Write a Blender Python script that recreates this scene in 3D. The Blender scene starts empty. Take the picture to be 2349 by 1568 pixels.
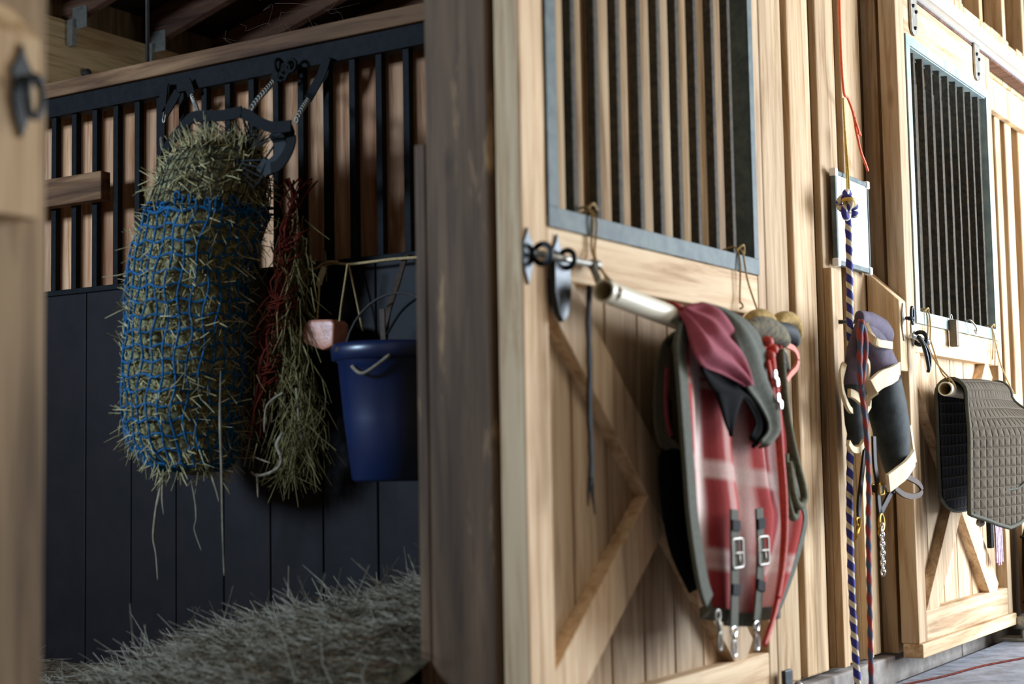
import bpy, math, random
from mathutils import Vector, Matrix

random.seed(7)
sc = bpy.context.scene
COL = sc.collection
PI = math.pi

# ------------------------------------------------------------------ camera
def set_camera():
    cd = bpy.data.cameras.new('camera')
    cam = bpy.data.objects.new('camera', cd)
    COL.objects.link(cam)
    a, p, r = math.radians(32.305), math.radians(4.5965), math.radians(-1.0382)
    f = Vector((math.cos(p)*math.cos(a), math.cos(p)*math.sin(a), math.sin(p)))
    rt = Vector((math.sin(a), -math.cos(a), 0))
    up = rt.cross(f)
    R0 = math.cos(r)*rt + math.sin(r)*up
    U0 = math.cos(r)*up - math.sin(r)*rt
    m = Matrix((R0, U0, -f)).transposed().to_4x4()
    m.translation = Vector((0, -1.6, 0.77))
    cam.matrix_world = m
    cd.sensor_fit = 'HORIZONTAL'; cd.sensor_width = 36.0
    cd.lens = 3549.9/2349*36
    cd.clip_start = 0.05
    cd.dof.use_dof = True
    cd.dof.focus_distance = 5.3
    cd.dof.aperture_fstop = 2.6
    sc.camera = cam
set_camera()

# ------------------------------------------------------------------ light
def set_light():
    w = bpy.data.worlds.new('barn_air'); sc.world = w
    w.use_nodes = True
    bg = w.node_tree.nodes['Background']
    bg.inputs[0].default_value = (1.0, 0.89, 0.76, 1)
    bg.inputs[1].default_value = 0.24
    def area(name, loc, target, size, power, col, sy=None):
        l = bpy.data.lights.new(name, 'AREA')
        l.energy = power; l.color = col; l.size = size
        if sy: l.shape = 'RECTANGLE'; l.size_y = sy
        o = bpy.data.objects.new(name, l); COL.objects.link(o)
        o.location = loc
        o.rotation_euler = (Vector(target)-Vector(loc)).to_track_quat('-Z', 'Y').to_euler()
        return o
    # open barn door across the aisle from the second stall
    area('daylight_doorway', (7.4, -2.6, 1.45), (5.6, 0, 0.85), 1.6, 420, (0.80, 0.89, 1.0), 2.2)
    # general daylight down the aisle
    area('daylight_aisle', (4.7, -3.6, 2.6), (3.5, 0.3, 1.0), 2.4, 55, (1.0, 0.94, 0.87))
    # stall window in the outside wall of the first stall
    area('daylight_stall_window', (-0.45, 3.05, 2.10), (3.2, 1.1, 1.35), 0.8, 165, (0.55, 0.76, 1.0), 0.6)
set_light()
sc.view_settings.view_transform = 'Standard'
sc.view_settings.look = 'None'
sc.view_settings.exposure = 0.0
sc.view_settings.gamma = 1.0
sc.view_settings.use_curve_mapping = False

# ------------------------------------------------------------------ materials
MATS = {}
def newmat(name, rough=0.7, metal=0.0, spec=0.5):
    m = bpy.data.materials.new(name); m.use_nodes = True
    nt = m.node_tree; b = nt.nodes['Principled BSDF']
    b.inputs['Roughness'].default_value = rough
    b.inputs['Metallic'].default_value = metal
    b.inputs['Specular IOR Level'].default_value = spec
    MATS[name] = m
    return m, nt, b
def srgb(h):
    c = [((h >> s) & 255)/255 for s in (16, 8, 0)]
    return tuple([(x/12.92 if x <= 0.04045 else ((x+0.055)/1.055)**2.4) for x in c]) + (1,)
def noise(nt, vec, scale, detail=4, rough=0.6, dist=0.0):
    n = nt.nodes.new('ShaderNodeTexNoise')
    n.inputs['Scale'].default_value = scale; n.inputs['Detail'].default_value = detail
    n.inputs['Roughness'].default_value = rough; n.inputs['Distortion'].default_value = dist
    nt.links.new(vec, n.inputs['Vector'])
    return n.outputs['Fac']
def ramp(nt, fac, stops):
    r = nt.nodes.new('ShaderNodeValToRGB')
    el = r.color_ramp.elements
    el.remove(el[-1]); el[0].position = stops[0][0]; el[0].color = stops[0][1]
    for q, c in stops[1:]:
        e = el.new(q); e.color = c
    nt.links.new(fac, r.inputs['Fac'])
    return r.outputs['Color']
def mix(nt, a, b, fac, mode='MIX'):
    n = nt.nodes.new('ShaderNodeMix'); n.data_type = 'RGBA'; n.blend_type = mode
    for s, v in ((n.inputs[0], fac), (n.inputs[6], a), (n.inputs[7], b)):
        if hasattr(v, 'links') or isinstance(v, bpy.types.NodeSocket): nt.links.new(v, s)
        else: s.default_value = v
    return n.outputs[2]
def pos(nt, scale=(1, 1, 1)):
    g = nt.nodes.new('ShaderNodeNewGeometry'); mp = nt.nodes.new('ShaderNodeMapping')
    mp.inputs['Scale'].default_value = scale
    nt.links.new(g.outputs['Position'], mp.inputs['Vector'])
    return mp.outputs['Vector']
def bump(nt, b, h, strength=0.3, dist=0.004):
    n = nt.nodes.new('ShaderNodeBump'); n.inputs['Strength'].default_value = strength
    n.inputs['Distance'].default_value = dist
    nt.links.new(h, n.inputs['Height']); nt.links.new(n.outputs[0], b.inputs['Normal'])
def wood(name, light, mid, dark, axis='Z', stain=0.5, rough=0.75, worn=None):
    m, nt, b = newmat(name, rough, 0, 0.3)
    s = {'X': (2.2, 38, 38), 'Y': (38, 2.2, 38), 'Z': (38, 38, 2.2)}[axis]
    s2 = {'X': (0.9, 9, 9), 'Y': (9, 0.9, 9), 'Z': (9, 9, 0.9)}[axis]
    at = nt.nodes.new('ShaderNodeAttribute'); at.attribute_name = 'tint'
    fine = noise(nt, pos(nt, s), 1.0, 5, 0.65, 0.6)
    big = noise(nt, pos(nt, s2), 1.0, 3, 0.5, 0.8)
    c = ramp(nt, fine, [(0.30, srgb(dark)), (0.42, srgb(mid)), (0.55, srgb(light)), (0.78, srgb(light))])
    c2 = ramp(nt, big, [(0.35, (1, 1, 1, 1)), (0.7, srgb(dark))])
    c = mix(nt, c, c2, stain, 'MULTIPLY')
    # knots
    v = nt.nodes.new('ShaderNodeTexVoronoi'); v.inputs['Scale'].default_value = 1.0
    ks = {'X': (1.6, 5, 5), 'Y': (5, 1.6, 5), 'Z': (5, 5, 1.6)}[axis]
    nt.links.new(pos(nt, ks), v.inputs['Vector'])
    kn = ramp(nt, v.outputs['Distance'], [(0.03, srgb(dark)), (0.085, (1, 1, 1, 1))])
    c = mix(nt, c, kn, 0.6, 'MULTIPLY')
    if worn:
        wv = noise(nt, pos(nt, (14, 14, 2.5)), 1.0, 4, 0.7)
        wr = ramp(nt, wv, [(0.62, (0, 0, 0, 1)), (0.72, (1, 1, 1, 1))])
        c = mix(nt, c, srgb(worn), wr)
    tc = nt.nodes.new('ShaderNodeMath'); tc.operation = 'MULTIPLY_ADD'
    nt.links.new(at.outputs['Fac'], tc.inputs[0]); tc.inputs[1].default_value = 0.45; tc.inputs[2].default_value = 0.76
    cc = nt.nodes.new('ShaderNodeCombineColor')
    for k in range(3): nt.links.new(tc.outputs[0], cc.inputs[k])
    c = mix(nt, c, cc.outputs[0], 1.0, 'MULTIPLY')
    nt.links.new(c, b.inputs['Base Color'])
    bump(nt, b, fine, 0.35, 0.003)
    return m
def plain(name, col, rough=0.7, metal=0.0, vary=0.25, scale=30, bumpy=0.2, spec=0.5, col2=None):
    m, nt, b = newmat(name, rough, metal, spec)
    n = noise(nt, pos(nt), scale, 4, 0.65)
    base = srgb(col)
    lo = srgb(col2) if col2 is not None else tuple(x*(1-vary) for x in base[:3])+(1,)
    hi = base if col2 is not None else tuple(min(1, x*(1+vary)) for x in base[:3])+(1,)
    nt.links.new(ramp(nt, n, [(0.35, lo), (0.65, hi)]), b.inputs['Base Color'])
    if bumpy: bump(nt, b, n, bumpy, 0.003)
    return m

wood('door_wood', 0xE0C6A2, 0xC9A983, 0xA98D6C, 'Z', 0.55)
wood('door_wood_x', 0xE4CCA8, 0xCFB08A, 0xAE926F, 'X', 0.5)
wood('door_plank', 0xD2B996, 0xBC9F7C, 0x9F8466, 'Z', 0.55)
wood('board_wood', 0xDEC39C, 0xC7A67C, 0xA68661, 'Z', 0.55)
wood('batten_back', 0x94764F, 0x78603F, 0x604C33, 'Z', 0.6)
wood('post_brown', 0x7E6248, 0x6A503A, 0x5E4838, 'Z', 0.7, 0.7, 0xA9855C)
wood('rear_wood', 0xD2B483, 0xBD9C6C, 0x9C7C54, 'X', 0.4)
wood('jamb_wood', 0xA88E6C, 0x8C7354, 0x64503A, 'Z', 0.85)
wood('partition_board', 0xE2B088, 0xC88F64, 0x9A6A44, 'Z', 0.75)
wood('partition_cap', 0x98704E, 0x7C5638, 0x5A3E2A, 'Y', 0.8)
wood('rafter_wood', 0x7A5440, 0x60402F, 0x4A332A, 'Y', 0.6)
wood('roof_wood', 0x3A2622, 0x2C1C1A, 0x221514, 'X', 0.6)
plain('kick_paint', 0x140C0F, 0.6, 0, 0.4, 9, 0.25, 0.22)
plain('black_steel', 0x131416, 0.7, 0.0, 0.35, 40, 0.3, 0.15)
plain('bar_steel', 0x5A5244, 0.7, 0.0, 0.3, 60, 0.3, 0.1, col2=0x3A3A38)
plain('frame_steel', 0x687672, 0.6, 0.0, 0.2, 24, 0.15, 0.25, col2=0x4E5A5E)
plain('galvanised', 0xE6EAEA, 0.4, 0.0, 0.05, 30, 0.05)
plain('frame_steel_lit', 0xA9BAB2, 0.5, 0.0, 0.15, 14, 0.1, 0.35, col2=0x8C9C9C)  # frame_steel lightened: the stronger light on the second door put into its colour
plain('bright_steel', 0xD9D9D6, 0.22, 1.0, 0.1, 30, 0.1)
plain('dull_steel', 0x9A968C, 0.45, 0.7, 0.2, 50, 0.2)
plain('dark_iron', 0x2C3033, 0.4, 0.7, 0.4, 80, 0.3)
plain('brass', 0xB08A3A, 0.3, 1.0, 0.2, 60, 0.1)
plain('concrete', 0x8E929C, 0.85, 0, 0.15, 14, 0.5, col2=0x6A6A70)
plain('curb', 0x9C958F, 0.9, 0, 0.15, 12, 0.5, col2=0x777069)
plain('gravel', 0x6B6A6C, 0.95, 0, 0.6, 120, 1.0, col2=0x1A1817)
plain('bedding', 0x8E7353, 0.95, 0, 0.5, 60, 1.0, col2=0x4A3A2A)
plain('pvc', 0xEDE6CF, 0.4, 0, 0.05, 8, 0.05)
plain('pvc_inside', 0xC9B88E, 0.6, 0, 0.1, 20, 0.1)
plain('twine', 0xB79A6A, 0.9, 0, 0.3, 200, 0.4)
plain('black_web', 0x141617, 0.8, 0, 0.3, 150, 0.4, 0.2)
plain('net_black', 0x1B2022, 0.8, 0, 0.3, 100, 0.2)
plain('net_blue', 0x156698, 0.7, 0, 0.3, 60, 0.2, 0.3, col2=0x0A4468)
plain('net_red', 0x6A2416, 0.8, 0, 0.35, 60, 0.2, 0.1, col2=0x40180F)
plain('hay_core', 0x9A9368, 0.9, 0, 0.5, 70, 1.0, col2=0x4C4830)
plain('hay_light', 0xD8C894, 0.7, 0, 0.4, 25, 0.2, col2=0x9E8E58)
plain('hay_dim', 0x9A8C5C, 0.8, 0, 0.4, 25, 0.2, 0.2, col2=0x5E5230)
plain('hay_wisp', 0xB4A68C, 0.75, 0, 0.4, 15, 0.2, col2=0x6E604C)
plain('hay_grey', 0xA69A84, 0.75, 0, 0.4, 15, 0.2, col2=0x6E604C)
plain('pile_core', 0x66583F, 0.95, 0, 0.5, 60, 1.0, col2=0x2E271C)
plain('bucket_blue', 0x0A1E46, 0.36, 0, 0.15, 5, 0.05, 0.9)
plain('salt_pink', 0xE09C80, 0.35, 0, 0.25, 30, 0.4, col2=0xC47A60)
plain('maroon', 0x97404F, 0.85, 0, 0.12, 60, 0.3)
plain('olive_trim', 0x4C4C3E, 0.85, 0, 0.15, 90, 0.3)
plain('grey_trim', 0x55584C, 0.85, 0, 0.15, 90, 0.3)
plain('lining_black', 0x0C0C0E, 0.95, 0, 0.3, 40, 0.2, 0.1)
plain('red_cord', 0xC23A26, 0.6, 0, 0.2, 100, 0.2)
plain('olive_rope', 0x55543A, 0.85, 0, 0.3, 120, 0.4)
plain('tan_fleece', 0xB09258, 0.95, 0, 0.3, 70, 0.6)
plain('grey_fleece', 0x8A8063, 0.95, 0, 0.4, 60, 0.6, col2=0x4B4A42)
plain('pink_pipe', 0xE07A62, 0.7, 0, 0.1, 50, 0.2)
plain('white_board', 0xF4F6F6, 0.3, 0, 0.01, 3, 0)
plain('orange_twine', 0xE8643A, 0.6, 0, 0.15, 100, 0.2)
plain('yellow_twine', 0xC2A244, 0.7, 0, 0.2, 120, 0.2)
plain('purple_cloth', 0x544A5C, 0.85, 0, 0.25, 25, 0.4)
plain('cream_band', 0xD8C5A0, 0.85, 0, 0.12, 40, 0.4)
plain('boot_black', 0x343C3C, 0.7, 0, 0.5, 18, 0.5, 0.25, col2=0x1E2224)
plain('brown_leather', 0x241914, 0.55, 0, 0.3, 50, 0.2, 0.2)
plain('tan_leather', 0x48382C, 0.6, 0, 0.3, 50, 0.2, 0.2)
plain('rubber_dark', 0x15161A, 0.8, 0, 0.3, 40, 0.3)
plain('barrel_dark', 0x33291F, 0.75, 0, 0.3, 20, 0.3)
plain('lavender', 0xC6AFC4, 0.85, 0, 0.2, 60, 0.2, col2=0x8E6E86)
plain('box_grey', 0x6B5E4C, 0.6, 0.2, 0.2, 40, 0.2)
plain('cobweb', 0x5E4E44, 0.95, 0, 0.2, 40, 0)
plain('wire_grey', 0x3A3430, 0.7, 0.3, 0.2, 40, 0)

def rope_mat(name, c1, c2, turns, w=0.5):
    m, nt, b = newmat(name, 0.75)
    uv = nt.nodes.new('ShaderNodeUVMap'); uv.uv_map = 'uv'
    sp = nt.nodes.new('ShaderNodeSeparateXYZ'); nt.links.new(uv.outputs[0], sp.inputs[0])
    # u: round the rope, v: metres along it
    a = nt.nodes.new('ShaderNodeMath'); a.operation = 'MULTIPLY_ADD'
    nt.links.new(sp.outputs[1], a.inputs[0]); a.inputs[1].default_value = turns; nt.links.new(sp.outputs[0], a.inputs[2])
    fr = nt.nodes.new('ShaderNodeMath'); fr.operation = 'FRACT'; nt.links.new(a.outputs[0], fr.inputs[0])
    c = ramp(nt, fr.outputs[0], [(0.0, srgb(c1)), (w-0.02, srgb(c1)), (w+0.02, srgb(c2)), (0.97, srgb(c2)), (1.0, srgb(c1))])
    fl = noise(nt, pos(nt), 300, 3)
    c = mix(nt, c, ramp(nt, fl, [(0.3, (0.6, 0.6, 0.6, 1)), (0.7, (1, 1, 1, 1))]), 0.7, 'MULTIPLY')
    nt.links.new(c, b.inputs['Base Color'])
    return m
rope_mat('rope_blue_white', 0x2A2C86, 0xD8CDB4, 22, 0.58)
rope_mat('rope_red_blue', 0xA03A34, 0x4A5470, 16, 0.5)

def plaid_mat():
    m, nt, b = newmat('plaid', 0.9, 0, 0.2)
    uv = nt.nodes.new('ShaderNodeUVMap'); uv.uv_map = 'uv'
    sp = nt.nodes.new('ShaderNodeSeparateXYZ'); nt.links.new(uv.outputs[0], sp.inputs[0])
    def stripes(sock, per, off, stops):
        a = nt.nodes.new('ShaderNodeMath'); a.operation = 'MULTIPLY_ADD'
        nt.links.new(sock, a.inputs[0]); a.inputs[1].default_value = 1/per; a.inputs[2].default_value = off
        f = nt.nodes.new('ShaderNodeMath'); f.operation = 'FRACT'; nt.links.new(a.outputs[0], f.inputs[0])
        return ramp(nt, f.outputs[0], stops)
    K = (0, 0, 0, 1); W = (0.9, 0.9, 0.9, 1); H = (0.45, 0.45, 0.45, 1); Q = (0.65, 0.65, 0.65, 1)
    v = stripes(sp.outputs[0], 0.64, 0.0, [(0.0, K), (0.06, K), (0.09, W), (0.20, W), (0.23, K), (0.31, K), (0.33, H), (0.36, H), (0.38, K), (0.42, K), (0.46, H), (0.55, Q), (0.58, H), (0.61, K), (0.67, K), (0.69, Q), (0.72, Q), (0.74, K), (0.83, K), (0.85, H), (0.89, H), (0.91, K)])
    h = stripes(sp.outputs[1], 0.68, 0.0, [(0.0, K), (0.165, K), (0.175, H), (0.19, H), (0.20, K), (0.21, H), (0.225, H), (0.235, K), (0.45, K), (0.47, Q), (0.51, Q), (0.525, K), (0.74, K), (0.76, Q), (0.79, H), (0.81, Q), (0.83, K)])
    dk = stripes(sp.outputs[0], 0.64, 0.0, [(0.0, (0.8, 0.8, 0.8, 1)), (0.10, (1, 1, 1, 1)), (0.24, (0.45, 0.42, 0.5, 1)), (0.30, (0.6, 0.5, 0.55, 1)), (0.36, (1, 1, 1, 1)), (0.6, (1, 1, 1, 1)), (0.72, (0.6, 0.55, 0.6, 1)), (0.80, (0.5, 0.45, 0.5, 1)), (0.95, (0.9, 0.8, 0.8, 1))])
    base = mix(nt, srgb(0xBA4844), dk, 0.8, 'MULTIPLY')
    c = mix(nt, base, srgb(0xEAD6CE), v)
    c = mix(nt, c, srgb(0xDCC6BC), h)
    fl = noise(nt, pos(nt), 160, 3)
    c = mix(nt, c, ramp(nt, fl, [(0.3, (0.75, 0.75, 0.75, 1)), (0.7, (1, 1, 1, 1))]), 0.7, 'MULTIPLY')
    nt.links.new(c, b.inputs['Base Color'])
plaid_mat()

def quilt_mat(name, c1, c2, size):
    m, nt, b = newmat(name, 0.85, 0, 0.25)
    uv = nt.nodes.new('ShaderNodeUVMap'); uv.uv_map = 'uv'
    sp = nt.nodes.new('ShaderNodeSeparateXYZ'); nt.links.new(uv.outputs[0], sp.inputs[0])
    hs = []
    for k in (0, 1):
        a = nt.nodes.new('ShaderNodeMath'); a.operation = 'MULTIPLY'
        nt.links.new(sp.outputs[k], a.inputs[0]); a.inputs[1].default_value = PI/size
        s = nt.nodes.new('ShaderNodeMath'); s.operation = 'SINE'; nt.links.new(a.outputs[0], s.inputs[0])
        ab = nt.nodes.new('ShaderNodeMath'); ab.operation = 'ABSOLUTE'; nt.links.new(s.outputs[0], ab.inputs[0])
        pw = nt.nodes.new('ShaderNodeMath'); pw.operation = 'POWER'; nt.links.new(ab.outputs[0], pw.inputs[0]); pw.inputs[1].default_value = 0.5
        hs.append(pw.outputs[0])
    mn = nt.nodes.new('ShaderNodeMath'); mn.operation = 'MINIMUM'
    nt.links.new(hs[0], mn.inputs[0]); nt.links.new(hs[1], mn.inputs[1])
    dust = noise(nt, pos(nt), 25, 4)
    c = ramp(nt, dust, [(0.3, srgb(c1)), (0.7, srgb(c2))])
    seam = ramp(nt, mn.outputs[0], [(0.25, srgb(0xB9A283)), (0.5, (1, 1, 1, 1))])
    c = mix(nt, c, seam, 0.0)
    c = mix(nt, srgb(0x857660), c, ramp(nt, mn.outputs[0], [(0.15, (0.35, 0.35, 0.35, 1)), (0.5, (1, 1, 1, 1))]))
    nt.links.new(c, b.inputs['Base Color'])
    bump(nt, b, mn.outputs[0], 1.0, 0.008)
quilt_mat('pad_quilt', 0x42382A, 0x544838, 0.033)
quilt_mat('pad_inside', 0x1B1E24, 0x272A30, 0.036)


# ------------------------------------------------------------------ mesh builder
class MB:
    def __init__(s):
        s.v = []; s.f = []; s.t = []; s.uv = []; s.sm = []
    def add(s, vs, fs, tint=None, uvs=None, smooth=False):
        n = len(s.v); s.v += [tuple(map(float, x)) for x in vs]
        if tint is None: tint = random.random()
        for i, f in enumerate(fs):
            s.f.append(tuple(n+k for k in f)); s.t.append(tint); s.sm.append(smooth)
            s.uv.append([uvs[k] for k in f] if uvs else [(0, 0)]*len(f))
    def box(s, x0, x1, y0, y1, z0, z1, tint=None):
        vs = [(x, y, z) for z in (z0, z1) for y in (y0, y1) for x in (x0, x1)]
        s.add(vs, [(0, 2, 3, 1), (4, 5, 7, 6), (0, 1, 5, 4), (2, 6, 7, 3), (0, 4, 6, 2), (1, 3, 7, 5)], tint)
        return s
    def bar(s, a, b, w, d, up=(0, 1, 0), tint=None, taper=1.0):
        """box along a->b, width w across, depth d along 'up'"""
        a = Vector(a); b = Vector(b); t = (b-a).normalized(); u = Vector(up)
        u = (u-u.dot(t)*t).normalized(); r = t.cross(u)
        vs = []
        for p, k in ((a, 1), (b, taper)):
            for i, j in ((-1, -1), (1, -1), (1, 1), (-1, 1)):
                vs.append(p+r*(i*w/2*k)+u*(j*d/2*k))
        s.add(vs, [(3, 2, 1, 0), (4, 5, 6, 7), (0, 1, 5, 4), (1, 2, 6, 5), (2, 3, 7, 6), (3, 0, 4, 7)], tint)
        return s
    def prism(s, poly, axis, c0, c1, tint=None, smooth=False):
        """polygon of (a, b) pairs in the two other axes, extruded along axis"""
        def P(a, b, c): return {'X': (c, a, b), 'Y': (a, c, b), 'Z': (a, b, c)}[axis]
        n = len(poly)
        vs = [P(a, b, c0) for a, b in poly]+[P(a, b, c1) for a, b in poly]
        fs = [tuple(range(n))[::-1], tuple(range(n, 2*n))]+[(i, (i+1) % n, n+(i+1) % n, n+i) for i in range(n)]
        s.add(vs, fs, tint, None, smooth)
        return s
    def tube(s, path, r, segs=8, closed=False, tint=None, caps=True, flat=None):
        P = [Vector(p) for p in path]; n = len(P)
        if n < 2: return s
        R = r if hasattr(r, '__len__') else [r]*n
        T = []
        for i in range(n):
            a = P[(i-1) % n] if (closed or i > 0) else P[i]
            b = P[(i+1) % n] if (closed or i < n-1) else P[i]
            d = b-a; T.append(d.normalized() if d.length > 1e-9 else Vector((0, 0, 1)))
        ref = Vector((0, 0, 1)) if abs(T[0].z) < 0.9 else Vector((1, 0, 0))
        u = (ref-ref.dot(T[0])*T[0]).normalized(); vs = []; uvs = []; L = 0
        for i in range(n):
            if i: L += (P[i]-P[i-1]).length
            u = u-u.dot(T[i])*T[i]
            u = u.normalized() if u.length > 1e-6 else T[i].orthogonal().normalized()
            w = T[i].cross(u)
            for k in range(segs+1):
                a = 2*PI*k/segs
                vs.append(P[i]+u*(math.cos(a)*R[i])+w*(math.sin(a)*R[i]*(flat or 1)))
                uvs.append((k/segs, L))
        m = segs+1; fs = []
        for i in range(n if closed else n-1):
            j = (i+1) % n
            for k in range(segs): fs.append((i*m+k, i*m+k+1, j*m+k+1, j*m+k))
        if caps and not closed:
            fs.append(tuple(range(segs))[::-1]); fs.append(tuple((n-1)*m+k for k in range(segs)))
        s.add(vs, fs, tint, uvs, True)
        return s
    def ribbon(s, path, w, th, wdir, tint=None):
        """flat strap: w wide along wdir, th thick"""
        P = [Vector(p) for p in path]; n = len(P); vs = []
        for i in range(n):
            t = (P[min(i+1, n-1)]-P[max(i-1, 0)]).normalized()
            d = wdir[i] if isinstance(wdir, list) else wdir
            u = Vector(d); u = (u-u.dot(t)*t).normalized(); nn = t.cross(u)
            ww = w[i] if hasattr(w, '__len__') else w
            for a, b in ((-1, -1), (1, -1), (1, 1), (-1, 1)): vs.append(P[i]+u*(a*ww/2)+nn*(b*th/2))
        fs = [(3, 2, 1, 0), tuple((n-1)*4+k for k in range(4))]
        for i in range(n-1):
            for k in range(4): fs.append((i*4+k, i*4+(k+1) % 4, i*4+4+(k+1) % 4, i*4+4+k))
        s.add(vs, fs, tint, None, False)
        return s
    def sheet(s, grid, uvg=None, tint=None):
        """grid[i][j] points -> smooth quad sheet with uv in metres"""
        n = len(grid); m = len(grid[0]); vs = [p for row in grid for p in row]; uvs = []
        if uvg: uvs = [p for row in uvg for p in row]
        else:
            for i in range(n):
                for j in range(m):
                    uvs.append((vs[i*m+j][0], vs[i*m+j][2]))
        fs = [(i*m+j, i*m+j+1, (i+1)*m+j+1, (i+1)*m+j) for i in range(n-1) for j in range(m-1)]
        s.add(vs, fs, tint, uvs, True)
        return s
    def lathe(s, c, prof, segs=32, tint=None, axis='Z', sx=1.0):
        vs = []; fs = []
        for r, z in prof:
            for k in range(segs):
                a = 2*PI*k/segs; p = (r*math.cos(a)*sx, r*math.sin(a), z)
                if axis == 'X': p = (p[2], p[0], p[1])
                if axis == 'Y': p = (p[0], p[2], p[1])
                vs.append((c[0]+p[0], c[1]+p[1], c[2]+p[2]))
        for i in range(len(prof)-1):
            for k in range(segs): fs.append((i*segs+k, i*segs+(k+1) % segs, (i+1)*segs+(k+1) % segs, (i+1)*segs+k))
        s.add(vs, fs, tint, None, True)
        return s
    def build(s, name, mat, root=None, bevel=0, solid=0, sub=0, mats=None):
        if root is not None: off = Vector(root.get('_o', (0, 0, 0)))
        else:
            xs = list(zip(*s.v)); off = Vector(((min(xs[0])+max(xs[0]))/2, (min(xs[1])+max(xs[1]))/2, min(xs[2])))
        me = bpy.data.meshes.new(name)
        me.from_pydata([tuple(Vector(v)-off) for v in s.v], [], s.f)
        me.polygons.foreach_set('use_smooth', s.sm)
        at = me.attributes.new('tint', 'FLOAT', 'FACE'); at.data.foreach_set('value', s.t)
        ul = me.uv_layers.new(name='uv'); flat = [c for f in s.uv for uv in f for c in uv]
        ul.data.foreach_set('uv', flat)
        me.materials.append(MATS[mat] if isinstance(mat, str) else mat)
        me.update()
        o = bpy.data.objects.new(name, me); COL.objects.link(o)
        if root is None: o.location = off; o['_o'] = tuple(off)
        else: o.parent = root; o['_o'] = tuple(off)
        if bevel:
            b = o.modifiers.new('bevel', 'BEVEL'); b.width = bevel; b.segments = 2; b.limit_method = 'ANGLE'
        if solid:
            b = o.modifiers.new('solid', 'SOLIDIFY'); b.thickness = solid; b.offset = 0
        if sub:
            b = o.modifiers.new('sub', 'SUBSURF'); b.levels = sub; b.render_levels = sub
        return o
def thing(name, loc, label=None, cat=None, group=None, kind=None):
    o = bpy.data.objects.new(name, None); COL.objects.link(o); o.location = loc; o['_o'] = tuple(loc)
    o.empty_display_size = 0.1
    return tag(o, label, cat, group, kind)
def tag(o, label=None, cat=None, group=None, kind=None):
    for k, v in (('label', label), ('category', cat), ('group', group), ('kind', kind)):
        if v: o[k] = v
    return o
def struct(o, label=None, cat=None): return tag(o, label, cat, None, 'structure')
def bx(name, mat, dims, root=None, bevel=0.003, tint=None): return MB().box(*dims, tint=tint).build(name, mat, root, bevel)
def smooth_path(pts, n=8):
    P = [Vector(p) for p in pts]
    if len(P) < 3: return [P[0].lerp(P[-1], i/n) for i in range(n+1)]
    out = []
    for i in range(len(P)-1):
        p0 = P[max(i-1, 0)]; p1 = P[i]; p2 = P[i+1]; p3 = P[min(i+2, len(P)-1)]
        for k in range(n):
            t = k/n
            out.append(0.5*((2*p1)+(p2-p0)*t+(2*p0-5*p1+4*p2-p3)*t*t+(3*p1-p0-3*p2+p3)*t**3))
    out.append(P[-1])
    return out
def resample(pts, n):
    P = smooth_path(pts, 10); L = [0]
    for i in range(1, len(P)): L.append(L[-1]+(P[i]-P[i-1]).length)
    out = []; j = 0
    for k in range(n):
        d = L[-1]*k/(n-1)
        while j < len(L)-2 and L[j+1] < d: j += 1
        t = (d-L[j])/max(1e-9, L[j+1]-L[j]); out.append(P[j].lerp(P[j+1], min(1, max(0, t))))
    return out
def ruled(A, B, n=24, m=14, fold=0.0, nf=3, ydir=(0, -1, 0), bulge=0.0):
    """sheet between two edge curves with folds running along them"""
    a = resample(A, n); b = resample(B, n); g = []; Y = Vector(ydir)
    for i in range(n):
        row = []
        for j in range(m):
            t = j/(m-1); p = a[i].lerp(b[i], t)
            row.append(p+Y*(fold*math.sin(2*PI*nf*t+i*0.13)*min(1, i/(n*0.3)+0.3)+bulge*math.sin(PI*t)))
        g.append(row)
    return g
def strands(mb, n, gen, r=0.0013):
    for _ in range(n):
        p, d, L = gen()
        d = Vector(d).normalized(); p = Vector(p); c = Vector((random.gauss(0, 1), random.gauss(0, 1), random.gauss(0, 1)))*0.25
        q = p+d*L*0.5; e = q+(d+c).normalized()*L*0.5
        if e.x > 3.385 or (q.x > 1.5 and e.y < 0.245): continue
        rr = r*random.uniform(0.6, 1.6)
        mb.tube([p, q, e], [rr, rr*0.9, rr*0.5], 3, caps=False)

# ------------------------------------------------------------------ structure
FZ = 0.07           # aisle floor
BZ = 0.20           # bedding level in the first stall
XP = 3.40           # partition between the stalls
o = MB().box(-3, 13, -5, 0.03, -0.1, FZ, tint=0.5).build('floor', 'concrete'); struct(o, 'pale bluish concrete aisle floor', 'floor')
o = MB().box(-0.3, 8, 0.03, 3.8, -0.1, 0.045, tint=0.5).build('floor', 'gravel'); struct(o, 'dark gritty ground behind the concrete edge', 'floor')
# sill beam under the wall boards
mb = MB(); mb.box(3.80, 4.98, 0.09, 0.20, 0.03, 0.135); mb.box(4.985, 5.75, 0.10, 0.20, 0.03, 0.115); mb.box(5.755, 12.2, 0.10, 0.20, 0.03, 0.115)
struct(mb.build('trim_1', 'curb', None, 0.006), 'grey timber sill beam under the plank wall', 'sill')

# front wall between the stall doors: boards with open joints over a dark backing
mb = MB()
x = 2.63; edges = []
while x < 3.75:
    edges.append((x, x+0.168)); x += 0.225
edges += [(4.055, 4.22), (4.268, 4.44), (4.50, 4.66), (4.718, 4.90)]
for a, b in edges: mb.box(a, b, 0.11, 0.1353, 0.148, 4.2)
wf = mb.build('wall_front', 'board_wood', None, 0.006); struct(wf, 'tan vertical board wall between the two stall doors', 'wall')
off = Vector(wf['_o'])
MB().box(2.60, 5.055, 0.1355, 0.165, 0.14, 4.2, tint=0.5).build('backing_board', 'batten_back', wf, 0.0)
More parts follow.
